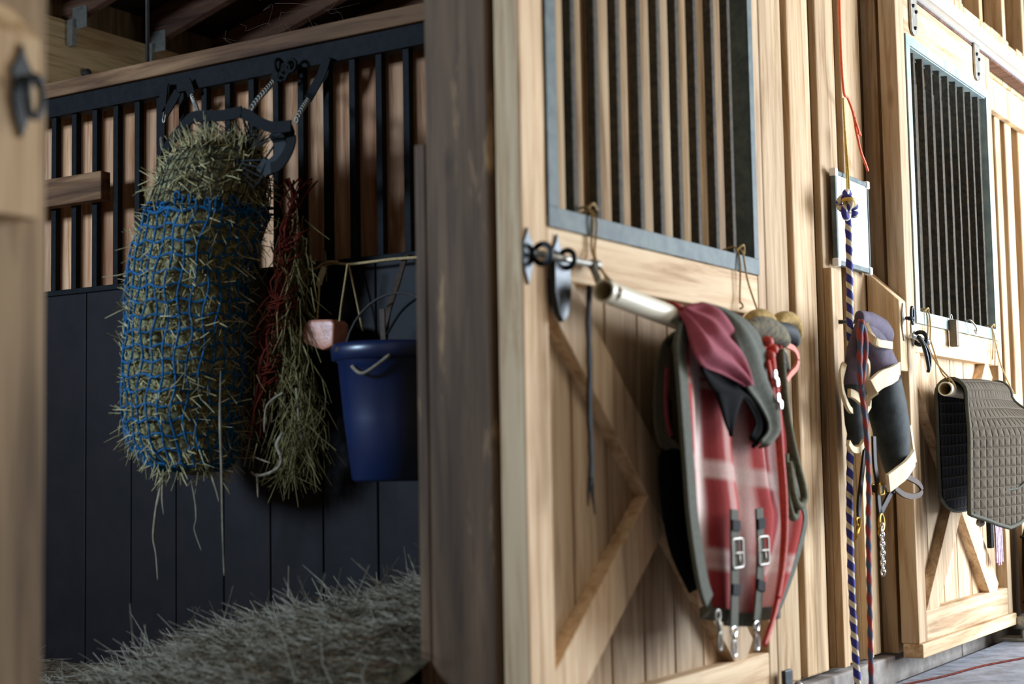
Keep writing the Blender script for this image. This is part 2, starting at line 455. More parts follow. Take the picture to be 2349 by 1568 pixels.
# narrow cover strips in the lower part
mb = MB(); mb.box(4.50, 4.548, 0.085, 0.111, 0.15, 1.36); mb.box(4.725, 4.775, 0.09, 0.111, 0.15, 0.86)
mb.build('cover_strip', 'board_wood', wf, 0.003)
# wall to the right of the second door
mb = MB()
for a, b in ((6.20, 6.36), (6.52, 6.60), (6.68, 6.78), (6.90, 7.02), (7.10, 7.26), (7.34, 7.5))+tuple((7.58+0.22*i, 7.75+0.22*i) for i in range(20)): mb.box(a, b, 0.10, 0.14, 0.12, 2.34)
wr = mb.build('wall_front', 'board_wood', None, 0.006); struct(wr, 'bright vertical board wall right of the second stall door', 'wall')
MB().box(6.14, 12.2, 0.142, 0.165, 0.1, 2.5, tint=0.4).build('backing_board', 'batten_back', wr)
# header above the track: short sawn-off board ends and the darker wall behind with studs
mb = MB(); x = 4.95
while x < 12:
    w = random.uniform(0.10, 0.15); mb.box(x, x+w, 0.06, 0.085, 2.33, 2.535+random.uniform(-0.012, 0.014)); x += w+0.004
struct(mb.build('trim_2', 'board_wood', None, 0.003), 'row of sawn board ends above the white door track', 'trim')
mb = MB()
for x in (4.95, 5.21, 5.47, 5.74, 6.02, 6.32, 6.68, 7.02, 7.36)+tuple(7.7+0.34*i for i in range(13)): mb.box(x, x+0.045, 0.09, 0.17, 2.35, 4.2)
struct(mb.build('trim_3', 'board_wood', None, 0.004), 'upright studs above the second stall door', 'stud')
mb = MB(); x = 4.9
while x < 12:
    mb.box(x, x+0.19, 0.172, 0.195, 2.2, 4.2); x += 0.195
struct(mb.build('wall_upper', 'batten_back', None, 0.002), 'brown plank wall behind the upright studs', 'wall')
# top rail of the board wall near the second door
struct(bx('trim_4', 'board_wood', (6.12, 12.2, 0.07, 0.10, 2.20, 2.335)), 'tan board over the wall right of the second door', 'trim')

# posts
o = bx('trim_5', 'post_brown', (2.577, 2.63, 0.076, 0.235, 0.05, 4.2), None, 0.008, 0.6); struct(o, 'dark brown post on the right of the open stall doorway', 'post')
MB().box(2.577, 2.68, 0.235, 0.262, 0.25, 1.44).build('cleat', 'post_brown', o, 0.004)
o = bx('trim_6', 'board_wood', (4.985, 5.06, 0.082, 0.135, 0.14, 2.34), None, 0.004, 0.5); struct(o, 'tan jamb strip left of the second stall door', 'post')
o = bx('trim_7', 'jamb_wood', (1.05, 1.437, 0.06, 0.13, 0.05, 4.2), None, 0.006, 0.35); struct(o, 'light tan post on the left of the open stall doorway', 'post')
MB().box(1.05, 1.437, 0.131, 0.235, 0.05, 4.2, tint=0.3).build('backing_post', 'post_brown', o, 0.004)
# first stall shell
mb = MB(); mb.box(-0.35, 1.05, 0.1, 0.2, 0.0, 2.4); struct(mb.build('wall_left', 'batten_back'), 'plank wall left of the open doorway', 'wall')
mb = MB(); mb.box(-0.4, -0.3, 0.1, 2.45, 0.0, 4.2); mb.box(-0.4, -0.3, 3.45, 3.8, 0.0, 4.2); mb.box(-0.4, -0.3, 2.45, 3.45, 0.0, 1.7); mb.box(-0.4, -0.3, 2.45, 3.45, 2.5, 4.2); struct(mb.build('wall_left', 'batten_back'), 'far side wall of the open stall', 'wall')
# outside wall with window opening
mb = MB()
mb.box(-0.4, 8.2, 3.72, 3.80, 0.0, 2.5); mb.box(-0.4, 8.2, 3.76, 3.80, 2.5, 3.0)
struct(mb.build('wall_back', 'batten_back'), 'outside wall of the stalls', 'wall')
struct(bx('trim_8', 'rear_wood', (-0.4, 8.2, 3.70, 3.74, 2.40, 2.80)), 'wide tan header board under the rafters', 'beam')
# roof planks, sloping up to the aisle
def roofz(y): return 2.80+(3.70-y)*0.27
mb = MB()
for i in range(19):
    y0 = 3.9-i*0.21; y1 = y0-0.205
    mb.prism([(y0, roofz(y0)+0.165), (y1, roofz(y1)+0.165), (y1, roofz(y1)+0.19), (y0, roofz(y0)+0.19)], 'X', -0.5, 8.3)
struct(mb.build('ceiling', 'roof_wood'), 'dark roof planks over the stalls', 'ceiling')
for k, x in enumerate((3.30, 3.78, 4.26, 4.745, 5.23, 5.71, 6.19, 6.67, 7.15)):
    mb = MB(); mb.prism([(3.9, roofz(3.9)), (0.0, roofz(0.0)), (0.0, roofz(0)+0.16), (3.9, roofz(3.9)+0.16)], 'X', x-0.022, x+0.022)
    r = mb.build('trim_%d' % (k+9), 'rafter_wood', None, 0.003); struct(r, 'dark sloping roof rafter', 'rafter')
    if x > 4.5:
        h = MB(); h.box(x-0.05, x-0.024, 3.664, 3.698, 2.68, 2.80); h.box(x-0.026, x-0.023, 3.6, 3.69, 2.76, 2.86)
        h.build('rafter_tie', 'dull_steel', r)

# ---------------------------------------------------------------- partition
pt = thing('wall_right', (XP, 1.5, BZ), 'barred partition with dark kick planks between the stalls', 'partition', None, 'structure')
y = 0.235
seam = [0.235, 0.42, 0.61, 0.80, 0.994, 1.187, 1.382, 1.562, 1.754, 1.943, 2.143, 2.34, 2.53, 2.72, 2.91, 3.10, 3.29, 3.48, 3.70]
mb = MB()
for a, b in zip(seam, seam[1:]): mb.box(XP, XP+0.04, a+0.0012, b-0.0012, 0.1, 1.343)
mb.build('kick_planks', 'kick_paint', pt, 0.004)
MB().box(XP-0.03, XP+0.07, 0.235, 3.70, 1.985, 2.035, tint=0.5).build('cap_board', 'partition_cap', pt, 0.004)
MB().box(XP-0.014, XP+0.03, 0.235, 3.70, 1.925, 1.985).build('top_rail', 'black_steel', pt, 0.002)
MB().box(XP-0.004, XP+0.03, 0.235, 3.70, 1.343, 1.36).build('bottom_rail', 'black_steel', pt, 0.002)
y = 0.314
while y < 3.6:
    MB().box(XP-0.002, XP+0.020, y-0.011, y+0.011, 1.35, 1.93).build('bar', 'black_steel', pt, 0.002); y += 0.0943
mb = MB()
for a, b in zip(seam, seam[1:]): mb.box(XP+0.100, XP+0.120, a+0.045, b+0.041, 1.2, 1.985)
mb.build('back_boards', 'partition_board', pt, 0.002)
mb = MB(); mb.box(XP-0.045, XP-0.004, 2.03, 2.62, 1.625, 1.715)
mb.build('mending_board', 'partition_cap', pt, 0.004)

# ---------------------------------------------------------------- sliding doors
def rounded(x0, x1, z0, z1, r, n=5, which=(1, 1, 1, 1)):
    out = []
    for (cx, cz, a0, k) in ((x1-r, z1-r, 0, 0), (x0+r, z1-r, 90, 1), (x0+r, z0+r, 180, 2), (x1-r, z0+r, 270, 3)):
        if which[k]:
            for i in range(n+1):
                a = math.radians(a0+90*i/n); out.append((cx+r*math.cos(a), cz+r*math.sin(a)))
        else: out.append((x1 if k in (0, 3) else x0, z1 if k < 2 else z0))
    return out
def spade(w, h):
    """pointed plate outline, centred"""
    return [(0, h/2), (w*0.18, h*0.36), (w*0.5, h*0.22), (w*0.42, h*0.05), (w*0.5, -h*0.12), (w*0.3, -h*0.3), (0, -h/2), (-w*0.3, -h*0.3), (-w*0.5, -h*0.12), (-w*0.42, h*0.05), (-w*0.5, h*0.22), (-w*0.18, h*0.36)]
def torus(mb, c, R, r, nrm='Y', sx=1, sz=1, segs=20, a0=0, a1=360):
    pts = []
    full = (a1-a0) >= 360
    for i in range(segs if full else segs+1):
        a = math.radians(a0+(a1-a0)*i/segs); u, v = R*sx*math.cos(a), R*sz*math.sin(a)
        pts.append({'Y': (c[0]+u, c[1], c[2]+v), 'X': (c[0], c[1]+u, c[2]+v), 'Z': (c[0]+u, c[1]+v, c[2])}[nrm])
    mb.tube(pts, r, 8, closed=full)
    return mb
def sliding_door(idx, X0, X1, g0, g1, gz0, gz1, zm, zb, zt, zk, label, b1, b2, hangers, bars):
    d = thing('door_%d' % idx, ((X0+X1)/2, 0.03, zk), label, 'stall door', None, 'structure')
    zk2 = zk+0.045
    MB().box(X0, g0, 0, 0.06, zk2, zt).build('stile', 'door_wood', d, 0.004)
    MB().box(g1, X1, 0, 0.06, zk2, zt).build('stile', 'door_wood', d, 0.004)
    MB().box(g0, g1, 0.001, 0.058, gz1, zt).build('top_rail', 'door_wood_x', d, 0.004)
    MB().box(g0, g1, 0.001, 0.058, zm, gz0, tint=0.85).build('middle_rail', 'door_wood_x', d, 0.004)
    MB().box(g0, g1, 0.001, 0.058, zk2, zb).build('bottom_rail', 'door_wood_x', d, 0.004)
    MB().box(X0, X1+0.004, -0.012, 0.055, zk, zk2).build('kick_board', 'door_wood_x', d, 0.004)
    mb = MB(); n = max(5, round((g1-g0)/0.16)); w = (g1-g0)/n
    for i in range(n): mb.box(g0+i*w+0.003, g0+(i+1)*w-0.003, 0.040, 0.054, zb-0.02, zm+0.02)
    mb.build('plank_panel', 'door_plank', d, 0.003)
    mb = MB(); mb.box(g0, g1, 0.055, 0.058, zb, zm); mb.build('panel_back', 'batten_back', d)
    # cross brace: one full board, the other in two lengths
    def clip(a, b, w, yo, yd):
        a = Vector((a[0], yo, a[1])); b = Vector((b[0], yo, b[1]))
        return a, b, w, yd
    mb = MB(); mb.bar((b1[0], 0.0235, b1[1]), (b1[2], 0.0235, b1[3]), b1[4], 0.038); mb.build('brace', 'door_wood', d, 0.003)
    dx, dz = b2[2]-b2[0], b2[3]-b2[1]; L = math.hypot(dx, dz)
    # crossing point
    ax, az = b1[2]-b1[0], b1[3]-b1[1]
    t = ((b1[0]-b2[0])*az-(b1[1]-b2[1])*ax)/(dx*az-dz*ax)
    gap = (b1[4]*0.5+0.004)/L
    MB().bar((b2[0], 0.0235, b2[1]), (b2[0]+dx*(t-gap), 0.0235, b2[1]+dz*(t-gap)), b2[4], 0.038).build('brace', 'door_wood', d, 0.003)
    MB().bar((b2[0]+dx*(t+gap), 0.0235, b2[1]+dz*(t+gap)), (b2[2], 0.0235, b2[3]), b2[4], 0.038).build('brace', 'door_wood', d, 0.003)
    # steel grill: angle frame and bars
    fw = 0.042
    mb = MB(); mb.box(g0, g1, -0.005, 0.0, gz0, gz0+fw); mb.box(g0, g1, -0.005, 0.0, gz1-fw*0.8, gz1)
    mb.box(g0, g0+fw, -0.005, 0.0, gz0+fw, gz1-fw*0.8); mb.box(g1-fw*0.7, g1, -0.005, 0.0, gz0+fw, gz1-fw*0.8)
    mb.box(g0+fw-0.004, g0+fw, 0.0, 0.05, gz0+fw, gz1-fw*0.8); mb.box(g1-fw*0.7, g1-fw*0.7+0.004, 0.0, 0.05, gz0+fw, gz1-fw*0.8)
    mb.box(g0+fw, g1-fw*0.7, 0.0, 0.05, gz1-fw*0.8-0.004, gz1-fw*0.8); mb.box(g0+fw, g1-fw*0.7, 0.0, 0.05, gz0+fw-0.004, gz0+fw)
    mb.build('grill_frame', 'frame_steel' if idx == 1 else 'frame_steel_lit', d, 0.001)
    for x in bars: MB().box(x-0.010, x+0.010, 0.014, 0.036, gz0+fw-0.01, gz1-fw*0.6).build('bar', 'bar_steel', d, 0.002)
    for hx in hangers:
        h = MB(); h.prism(rounded(hx-0.033, hx+0.033, zt-0.13, zt+0.075, 0.03, 5, (0, 0, 1, 1)), 'Y', -0.009, -0.001)
        ho = h.build('hanger_strap', 'dull_steel', d, 0.001)
        b = MB()
        for bxx, bz in ((hx-0.014, zt-0.03), (hx+0.016, zt-0.045), (hx, zt-0.105)): b.lathe((bxx, -0.009, bz), [(0, -0.007), (0.006, -0.006), (0.007, 0.0)], 8, axis='Y')
        b.build('bolt', 'dark_iron', ho)
    return d
D1 = sliding_door(1, 2.575, 3.79, 2.672, 3.738, 1.255, 2.20, 1.150, 0.284, 2.34, 0.125,
    'open sliding wooden stall door with red plaid blanket on its bar',
    (2.70, 1.152, 3.61, 0.286, 0.112), (2.64, 0.262, 3.71, 1.12, 0.112), (2.74, 3.6), [2.818+0.1015*i for i in range(9)])
D2 = sliding_door(2, 4.948, 6.095, 5.035, 6.035, 1.220, 2.20, 1.123, 0.276, 2.34, 0.132,
    'closed sliding wooden stall door with quilted saddle pad on its bar',
    (5.03, 1.10, 5.89, 0.262, 0.105), (5.085, 0.240, 5.93, 1.11, 0.10), (5.125, 5.893), [5.175+0.0985*i for i in range(9)])
# track
mb = MB(); mb.box(5.0, 12.2, -0.045, 0.055, 2.352, 2.398); mb.box(5.0, 12.2, -0.045, -0.041, 2.345, 2.352)
o = mb.build('trim_18', 'galvanised', None, 0.004); struct(o, 'white metal sliding door track', 'track')
struct(bx('trim_19', 'rafter_wood', (5.0, 12.2, 0.0, 0.05, 2.341, 2.351)), 'dark strip in place of the shaded slot under the door track', 'track')  # solid dark strip, the slot's shade put in as colour
mb = MB(); mb.box(1.3, 4.9, -0.045, 0.055, 2.352, 2.398)
o = mb.build('trim_20', 'galvanised', None, 0.004); struct(o, 'sliding door track over the open stall door', 'track')

# ---------------------------------------------------------------- catch blocks with latch keepers
def catch_block(x0, x1, z0, zf, zw, label, px):
    t = thing('latch_block', ((x0+x1)/2, 0.03, z0), label, 'latch block')
    MB().prism([(0.0, z0), (0.0, zf), (0.105 if x0 > 3 else 0.058, zw), (0.105 if x0 > 3 else 0.058, z0)], 'X', x0, x1, 0.6).build('block', 'board_wood', t, 0.003)
    zc = (z0+zf)/2+0.045
    mb = MB(); mb.prism([(px+a, zc+b) for a, b in spade(0.034, 0.125)], 'Y', -0.005, 0.0)
    k = mb.build('keeper_plate', 'dull_steel' if x0 > 3 else 'dark_iron', t, 0.001)
    mb = MB(); torus(mb, (px, -0.014, zc+0.01), 0.019, 0.0055, 'Z', 0.8, 1.0, 14, 180, 360)
    torus(mb, (px+(0.008 if x0 > 3 else -0.002), -0.03, zc+(0.02 if x0 > 3 else -0.012)), 0.021, 0.005, 'Y', 0.55, 1.3, 18)
    mb.build('keeper_ring', 'dark_iron', k)
    return t
catch_block(1.290, 1.373, 1.105, 1.345, 1.40, 'tan block with dark iron latch keeper on the left doorway post', 1.340)
catch_block(4.872, 4.940, 1.055, 1.283, 1.385, 'tan slope-topped block with latch keeper beside the closed stall door', 4.903)

# ---------------------------------------------------------------- door latches (parts of the doors)
def door_latch(d, x, z, L):
    mb = MB(); mb.prism([(x+a, z+b) for a, b in spade(0.036, 0.115)], 'Y', -0.005, 0.0)
    mb.prism([(x+0.115+a, z-0.01+b) for a, b in spade(0.04, 0.135)], 'Y', -0.005, 0.0)
    mb.prism([(x+0.105+a*1.0, z-0.045+b) for a, b in [(-0.03, 0.05), (0.03, 0.05), (0.032, -0.02), (0.018, -0.065), (0.0, -0.08), (-0.018, -0.065), (-0.032, -0.02)]], 'Y', -0.022, -0.008)
    p = mb.build('latch_plate', 'dark_iron', d, 0.001)
    mb = MB(); mb.tube([(x-0.0, -0.022, z+0.004), (x+L, -0.022, z+0.004)], 0.0075, 10)
    mb.tube([(x+L-0.01, -0.022, z+0.004), (x+L+0.012, -0.022, z+0.004)], 0.012, 10)
    mb.tube([(x+L-0.015, -0.024, z+0.004), (x+L-0.022, -0.05, z-0.05)], 0.008, 8)
    mb.build('latch_bolt', 'dull_steel', p)
    mb = MB(); torus(mb, (x+0.018, -0.026, z+0.004), 0.02, 0.006, 'X'); torus(mb, (x+0.118, -0.024, z+0.004), 0.018, 0.006, 'X')
    mb.build('latch_guide', 'dark_iron', p)
door_latch(D1, 2.590, 1.185, 0.235)
def door_latch2(d, x, z):
    mb = MB(); mb.prism([(x+a, z+0.02+b) for a, b in spade(0.036, 0.1)], 'Y', -0.005, 0.0)
    p = mb.build('latch_plate', 'dull_steel', d, 0.001)
    mb = MB(); mb.tube([(x-0.075, -0.022, z), (x+0.075, -0.022, z-0.012)], 0.0085, 10)
    mb.tube([(x+0.07, -0.022, z-0.011), (x+0.085, -0.022, z-0.013)], 0.013, 10)
    mb.build('latch_bolt', 'bright_steel', p)
    mb = MB(); torus(mb, (x+0.02, -0.02, z-0.004), 0.021, 0.007, 'X')
    mb.build('latch_guide', 'dark_iron', p)
    mb = MB(); mb.tube(smooth_path([(x-0.04, -0.03, z), (x-0.035, -0.05, z-0.04), (x+0.0, -0.05, z-0.10), (x+0.01, -0.045, z-0.115)], 5), 0.006, 8)
    mb.tube(smooth_path([(x-0.02, -0.03, z), (x+0.01, -0.05, z-0.05), (x+0.02, -0.05, z-0.095), (x+0.005, -0.048, z-0.105), (x-0.01, -0.045, z-0.06), (x-0.02, -0.03, z)], 5), 0.0045, 8)
    mb.build('latch_handle', 'dark_iron', p)
door_latch2(D2, 4.995, 1.170)
# bottom guide roller beside the first door, and under the second door
g = thing('door_guide', (3.80, 0.0, FZ), 'black floor guide bracket at the foot of the open stall door', 'door guide')
mb = MB(); mb.box(3.765, 3.815, -0.03, -0.018, FZ, 0.235); mb.box(3.765, 3.815, -0.03, 0.06, FZ, FZ+0.008); mb.build('bracket', 'dark_iron', g, 0.002)
MB().lathe((3.84, -0.025, 0.18), [(0, -0.01), (0.022, -0.01), (0.024, 0.0), (0.022, 0.01), (0, 0.01)], 16, axis='X').build('roller', 'bright_steel', g)
g = thing('door_guide', (6.15, -0.03, FZ), 'grey guide roller on the floor at the foot of the closed stall door', 'door guide')
mb = MB(); mb.box(6.06, 6.19, -0.06, 0.05, FZ, FZ+0.01); mb.tube([(6.12, -0.025, FZ), (6.12, -0.025, FZ+0.05)], 0.008, 8); mb.build('bracket', 'dull_steel', g, 0.002)
MB().lathe((6.12, -0.025, FZ+0.045), [(0, 0), (0.033, 0), (0.035, 0.012), (0.033, 0.045), (0.0, 0.05)], 18).build('roller', 'dull_steel', g)

# ---------------------------------------------------------------- first door: pipe, twines, strap
def pipe(a, b, r, label, tail=None):
    a = Vector(a); b = Vector(b); t = thing('blanket_bar', tuple((a+b)/2-Vector((0, 0, r))), label, 'pipe')
    mb = MB(); mb.tube([a, b], r, 24, caps=False)
    mb.tube([a, a+(b-a)*0.001], [r, r*0.8], 24, caps=False); mb.tube([b, b-(b-a)*0.001], [r, r*0.8], 24, caps=False)
    mb.build('pipe', 'pvc', t)
    mb = MB(); mb.tube([a, b], r*0.8, 24, caps=False); mb.build('pipe_bore', 'pvc_inside', t)
    return t
PA, PB = Vector((2.775, -0.070, 1.127)), Vector((3.72, -0.060, 1.035))
pipe(PA, PB, 0.0245, 'cream plastic pipe slung from the open stall door, holding the red plaid blanket')
def twine(name, paths, r, label, mat='twine', cat='twine', segs=6):
    mb = MB()
    for p in paths: mb.tube(smooth_path(p, 6), r, segs)
    o = mb.build(name, mat); tag(o, label, cat); return o
twine('hanging_twine', [[(2.835, 0.035, 1.31), (2.838, 0.0, 1.315), (2.84, -0.012, 1.285), (2.838, -0.010, 1.22), (2.82, -0.05, 1.165), (2.80, -0.098, 1.125), (2.80, -0.07, 1.100)],
    [(2.855, 0.035, 1.305), (2.858, 0.0, 1.31), (2.856, -0.012, 1.28), (2.85, -0.010, 1.21), (2.83, -0.045, 1.16), (2.80, -0.04, 1.125)],
    [(2.82, -0.012, 1.31), (2.83, -0.02, 1.32), (2.86, -0.012, 1.312)]], 0.003, 'tan twine tied over the grill sill at the left end of the cream pipe')
twine('hanging_twine', [[(3.60, 0.035, 1.31), (3.60, 0.0, 1.313), (3.598, -0.012, 1.27), (3.595, -0.010, 1.19), (3.59, -0.012, 1.17)],
    [(3.605, 0.0, 1.31), (3.612, -0.014, 1.30), (3.63, -0.02, 1.22), (3.66, -0.05, 1.10), (3.68, -0.07, 1.045), (3.68, -0.092, 1.02)],
    [(3.58, -0.01, 1.302), (3.60, -0.022, 1.318), (3.63, -0.01, 1.30)], [(3.59, -0.012, 1.175), (3.596, -0.018, 1.162), (3.588, -0.012, 1.155)]], 0.0026, 'tan twine knotted over the grill sill above the padded brown halter')
st = [(2.743,-0.055,1.135),(2.736,-0.055,1.059),(2.736,-0.055,0.961),(2.732,-0.055,0.872),(2.735,-0.055,0.793),(2.732,-0.055,0.732)]
o = MB().ribbon(smooth_path(st, 5), [0.014+0.006*math.sin(i*0.9)**2 for i in range(26)], 0.006, (1, 0.15, 0)).build('black_strap', 'black_web')
st2 = [(2.729,-0.055,0.745),(2.721,-0.055,0.714),(2.718,-0.055,0.688)]; st3 = [(2.735,-0.055,0.745),(2.738,-0.055,0.705),(2.746,-0.055,0.670)]
t = MB(); t.tube(st2, [0.005, 0.003, 0.0015], 6); t.tube(st3, [0.005, 0.003, 0.0015], 6)
tail = t.build('frayed_end', 'black_web', o)
tag(o, 'thin black strap dangling from the latch of the open stall door', 'strap')

# ---------------------------------------------------------------- plaid blanket
bl = thing('horse_blanket', (3.38, -0.12, 0.43), 'red plaid horse blanket with olive edging draped over the cream pipe', 'blanket')
def pipe_at(x): k = (x-PA.x)/(PB.x-PA.x); return PA.lerp(PB, k)
Lf = [(3.079,-0.105,1.071),(3.031,-0.110,1.018),(3.009,-0.120,0.922),(3.012,-0.120,0.828),(3.014,-0.120,0.754),(3.017,-0.120,0.660),(3.031,-0.120,0.576),(3.050,-0.120,0.509),(3.070,-0.120,0.475)]
Rt = [(3.508,-0.100,1.055),(3.592,-0.100,0.984),(3.617,-0.100,0.887),(3.635,-0.100,0.768),(3.670,-0.100,0.680),(3.697,-0.100,0.625),(3.639,-0.100,0.541),(3.569,-0.100,0.471),(3.511,-0.100,0.421)]
n, m = 44, 40
A = resample(Lf, n); B = resample(Rt, n); grid = []; uvg = []
# over the pipe, from the back
for k in range(7):
    a = math.radians(200-k*30); row = []; ur = []
    for j in range(m):
        t = j/(m-1); x = A[0].x+(B[0].x-A[0].x)*t; c = pipe_at(x); r = 0.030
        row.append(Vector((x, c.y+r*math.cos(a), c.z+r*math.sin(a)))); ur.append((t*0.62, 0.0))
    grid.append(row); uvg.append(ur)
for i in range(n):
    row = []; ur = []; s = i/(n-1)
    for j in range(m):
        t = j/(m-1); p = A[i].lerp(B[i], t)
        sag = 0.028*math.sin(PI*t)*s*s
        yy = -(0.010+0.012*s)*math.sin(2*PI*3.1*t+0.6+s*0.7)*min(1, s*5)-0.006*math.sin(2*PI*7.3*t+2*s)*s
        row.append(Vector((p.x, p.y+yy, p.z-sag))); ur.append((t*0.62, s*0.66))
    grid.append(row); uvg.append(ur)
bod = MB().sheet(grid, uvg).build('plaid_panel', 'plaid', bl, solid=0.006)
edge = [r[0] for r in grid[6:]]
w = [0.040]*len(edge)
MB().ribbon([p+Vector((-0.006, -0.003, 0)) for p in edge], w, 0.010, (1, 0, 0)).build('edge_binding', 'grey_trim', bl)
edge = [r[-1] for r in grid[8:]]
MB().ribbon([p+Vector((0.004, -0.003, 0)) for p in edge], 0.022, 0.009, (1, 0, 0)).build('edge_binding', 'grey_trim', bl)
edge = [p+Vector((0, -0.003, -0.008)) for p in grid[-1]]
MB().ribbon(edge, 0.030, 0.010, (0, 0, 1)).build('edge_binding', 'grey_trim', bl)
# back flap: lies between pipe and door, seen on the left as a doubled loop; its black lower part doubles as the blanket's shadow
A2 = [(3.188,-0.026,1.062),(3.146,-0.026,1.029),(3.118,-0.026,0.959),(3.103,-0.026,0.880),(3.096,-0.026,0.822),(3.077,-0.026,0.754),(3.093,-0.026,0.657),(3.131,-0.026,0.569),(3.225,-0.026,0.475)]
B2 = [(3.62, -0.03, 1.03), (3.66, -0.03, 0.95), (3.66, -0.03, 0.80), (3.66, -0.03, 0.65), (3.66, -0.03, 0.50)]
g = ruled(A2, B2, 22, 20, 0.008, 3)
MB().sheet(g).build('back_flap_shade', 'lining_black', bl, solid=0.006)
loop = smooth_path([(3.118,-0.074,1.062),(3.129,-0.044,1.045),(3.087,-0.044,0.996),(3.066,-0.044,0.927),(3.065,-0.044,0.869),(3.082,-0.044,0.823),(3.130,-0.044,0.808),(3.165,-0.039,0.822),(3.161,-0.034,0.871),(3.144,-0.039,0.939),(3.142,-0.044,1.008),(3.117,-0.074,1.049)], 5)
MB().ribbon(loop, 0.030, 0.008, (0.9, -0.25, 0)).build('edge_binding', 'olive_trim', bl)
inn = smooth_path([(3.092,-0.052,0.981),(3.082,-0.052,0.927),(3.083,-0.052,0.869),(3.100,-0.052,0.831)], 5)
MB().ribbon(inn, 0.013, 0.006, (1, 0, 0)).build('plaid_peek', 'maroon', bl)
# folded chest flap: maroon lining, olive border, black underside
top = [(3.082,-0.095,1.113),(3.151,-0.105,1.127),(3.174,-0.135,1.113),(3.204,-0.150,1.080),(3.254,-0.150,1.043),(3.282,-0.150,0.999),(3.290,-0.150,0.946)]
low = [(3.059,-0.100,1.103),(3.055,-0.120,1.076),(3.032,-0.145,1.040),(3.018,-0.165,1.000),(3.060,-0.165,0.977),(3.145,-0.165,0.965),(3.251,-0.165,0.944)]
MB().sheet(ruled(top, low, 26, 22, 0.009, 2.6, bulge=0.016)).build('chest_flap', 'maroon', bl, solid=0.005)
bo = [(3.188,-0.090,1.132),(3.253,-0.120,1.120),(3.341,-0.140,1.090),(3.421,-0.140,1.038),(3.468,-0.140,0.967),(3.500,-0.140,0.894),(3.496,-0.140,0.847),(3.451,-0.140,0.820),(3.395,-0.140,0.802)]
bi = [(3.156,-0.105,1.124),(3.196,-0.135,1.103),(3.212,-0.165,1.055),(3.251,-0.165,1.002),(3.266,-0.165,0.948),(3.332,-0.165,0.905),(3.375,-0.165,0.865),(3.371,-0.165,0.840),(3.321,-0.165,0.817)]
MB().sheet(ruled(bo, bi, 30, 14, 0.007, 1.6, bulge=0.014)).build('flap_border', 'grey_trim', bl, solid=0.006)
l1 = [(3.054,-0.152,1.002),(3.128,-0.152,0.977),(3.220,-0.152,0.961),(3.296,-0.152,0.948),(3.368,-0.152,0.906),(3.411,-0.152,0.863),(3.387,-0.152,0.825),(3.330,-0.152,0.802)]
l2 = [(3.050,-0.156,0.973),(3.094,-0.156,0.938),(3.143,-0.156,0.920),(3.219,-0.156,0.915),(3.274,-0.156,0.914),(3.319,-0.156,0.885),(3.337,-0.156,0.860),(3.303,-0.156,0.829)]
MB().sheet(ruled(l1, l2, 26, 10, 0.004, 1.5)).build('flap_underside', 'lining_black', bl, solid=0.005)
l3 = [(3.120,-0.154,0.931),(3.145,-0.154,0.891),(3.170,-0.154,0.853),(3.196,-0.154,0.829)]; l4 = [(3.266,-0.158,0.924),(3.240,-0.158,0.898),(3.219,-0.158,0.868),(3.192,-0.158,0.828)]
MB().sheet(ruled(l3, l4, 12, 8, 0.002, 1.5)).build('flap_underside', 'lining_black', bl, solid=0.005)
# belly straps with buckles and snaps
for k, (xa, xb, zt_, zb_, yy) in enumerate(((1684, 1690, 1165, 1438, -0.185), (1740, 1748, 1165, 1425, -0.175))):
    pass
S1 = [(3.208,-0.152,0.665),(3.202,-0.152,0.586),(3.198,-0.152,0.499),(3.187,-0.152,0.407)]
S2 = [(3.360,-0.146,0.663),(3.361,-0.146,0.578),(3.349,-0.146,0.488),(3.326,-0.146,0.406)]
for S in (S1, S2):
    P = resample(S, 12)
    s = MB().ribbon(P, 0.048, 0.005, (1, 0.1, 0)).build('belly_strap', 'olive_trim', bl)
    z0, z1 = P[3].z, P[3].z-0.052; cx, cy = P[4].x, P[4].y-0.008
    mb = MB(); pts = rounded(cx-0.028, cx+0.028, z1-0.006, z0+0.006, 0.008, 3); pts = [(a, cy, b) for a, b in pts]; mb.tube(pts, 0.0035, 6, closed=True)
    mb.tube([(cx-0.027, cy, (z0+z1)/2), (cx+0.027, cy, (z0+z1)/2)], 0.003, 6); mb.tube([(cx, cy-0.003, (z0+z1)/2), (cx, cy-0.006, z1)], 0.003, 6)
    mb.build('buckle', 'brass' if 0 else 'dull_steel', s)
    MB().ribbon([P[1]+Vector((0, -0.004, 0)), P[2]+Vector((0, -0.004, 0))], 0.052, 0.006, (1, 0.1, 0)).build('keeper_loop', 'black_web', s)
    MB().ribbon([P[7]+Vector((0, -0.004, 0)), P[8]+Vector((0, -0.004, 0))], 0.052, 0.006, (1, 0.1, 0)).build('keeper_loop', 'black_web', s)
    e = P[-1]; mb = MB()
    torus(mb, (e.x, e.y, e.z-0.008), 0.014, 0.003, 'Y', 1, 0.6)
    mb.tube([(e.x, e.y, e.z-0.014), (e.x, e.y, e.z-0.028)], 0.006, 8)
    torus(mb, (e.x, e.y, e.z-0.046), 0.018, 0.0035, 'Y', 0.55, 1.0)
    mb.build('snap_hook', 'bright_steel', s)
e = Vector([(3.110,-0.150,0.445)][0]); mb = MB()
torus(mb, (e.x, e.y, e.z-0.006), 0.012, 0.003, 'Y'); mb.tube([(e.x, e.y, e.z-0.012), (e.x+0.004, e.y, e.z-0.04)], 0.006, 8)
torus(mb, (e.x+0.008, e.y, e.z-0.062), 0.016, 0.003, 'Y', 0.55, 1.2); mb.build('snap_hook', 'dull_steel', bl)

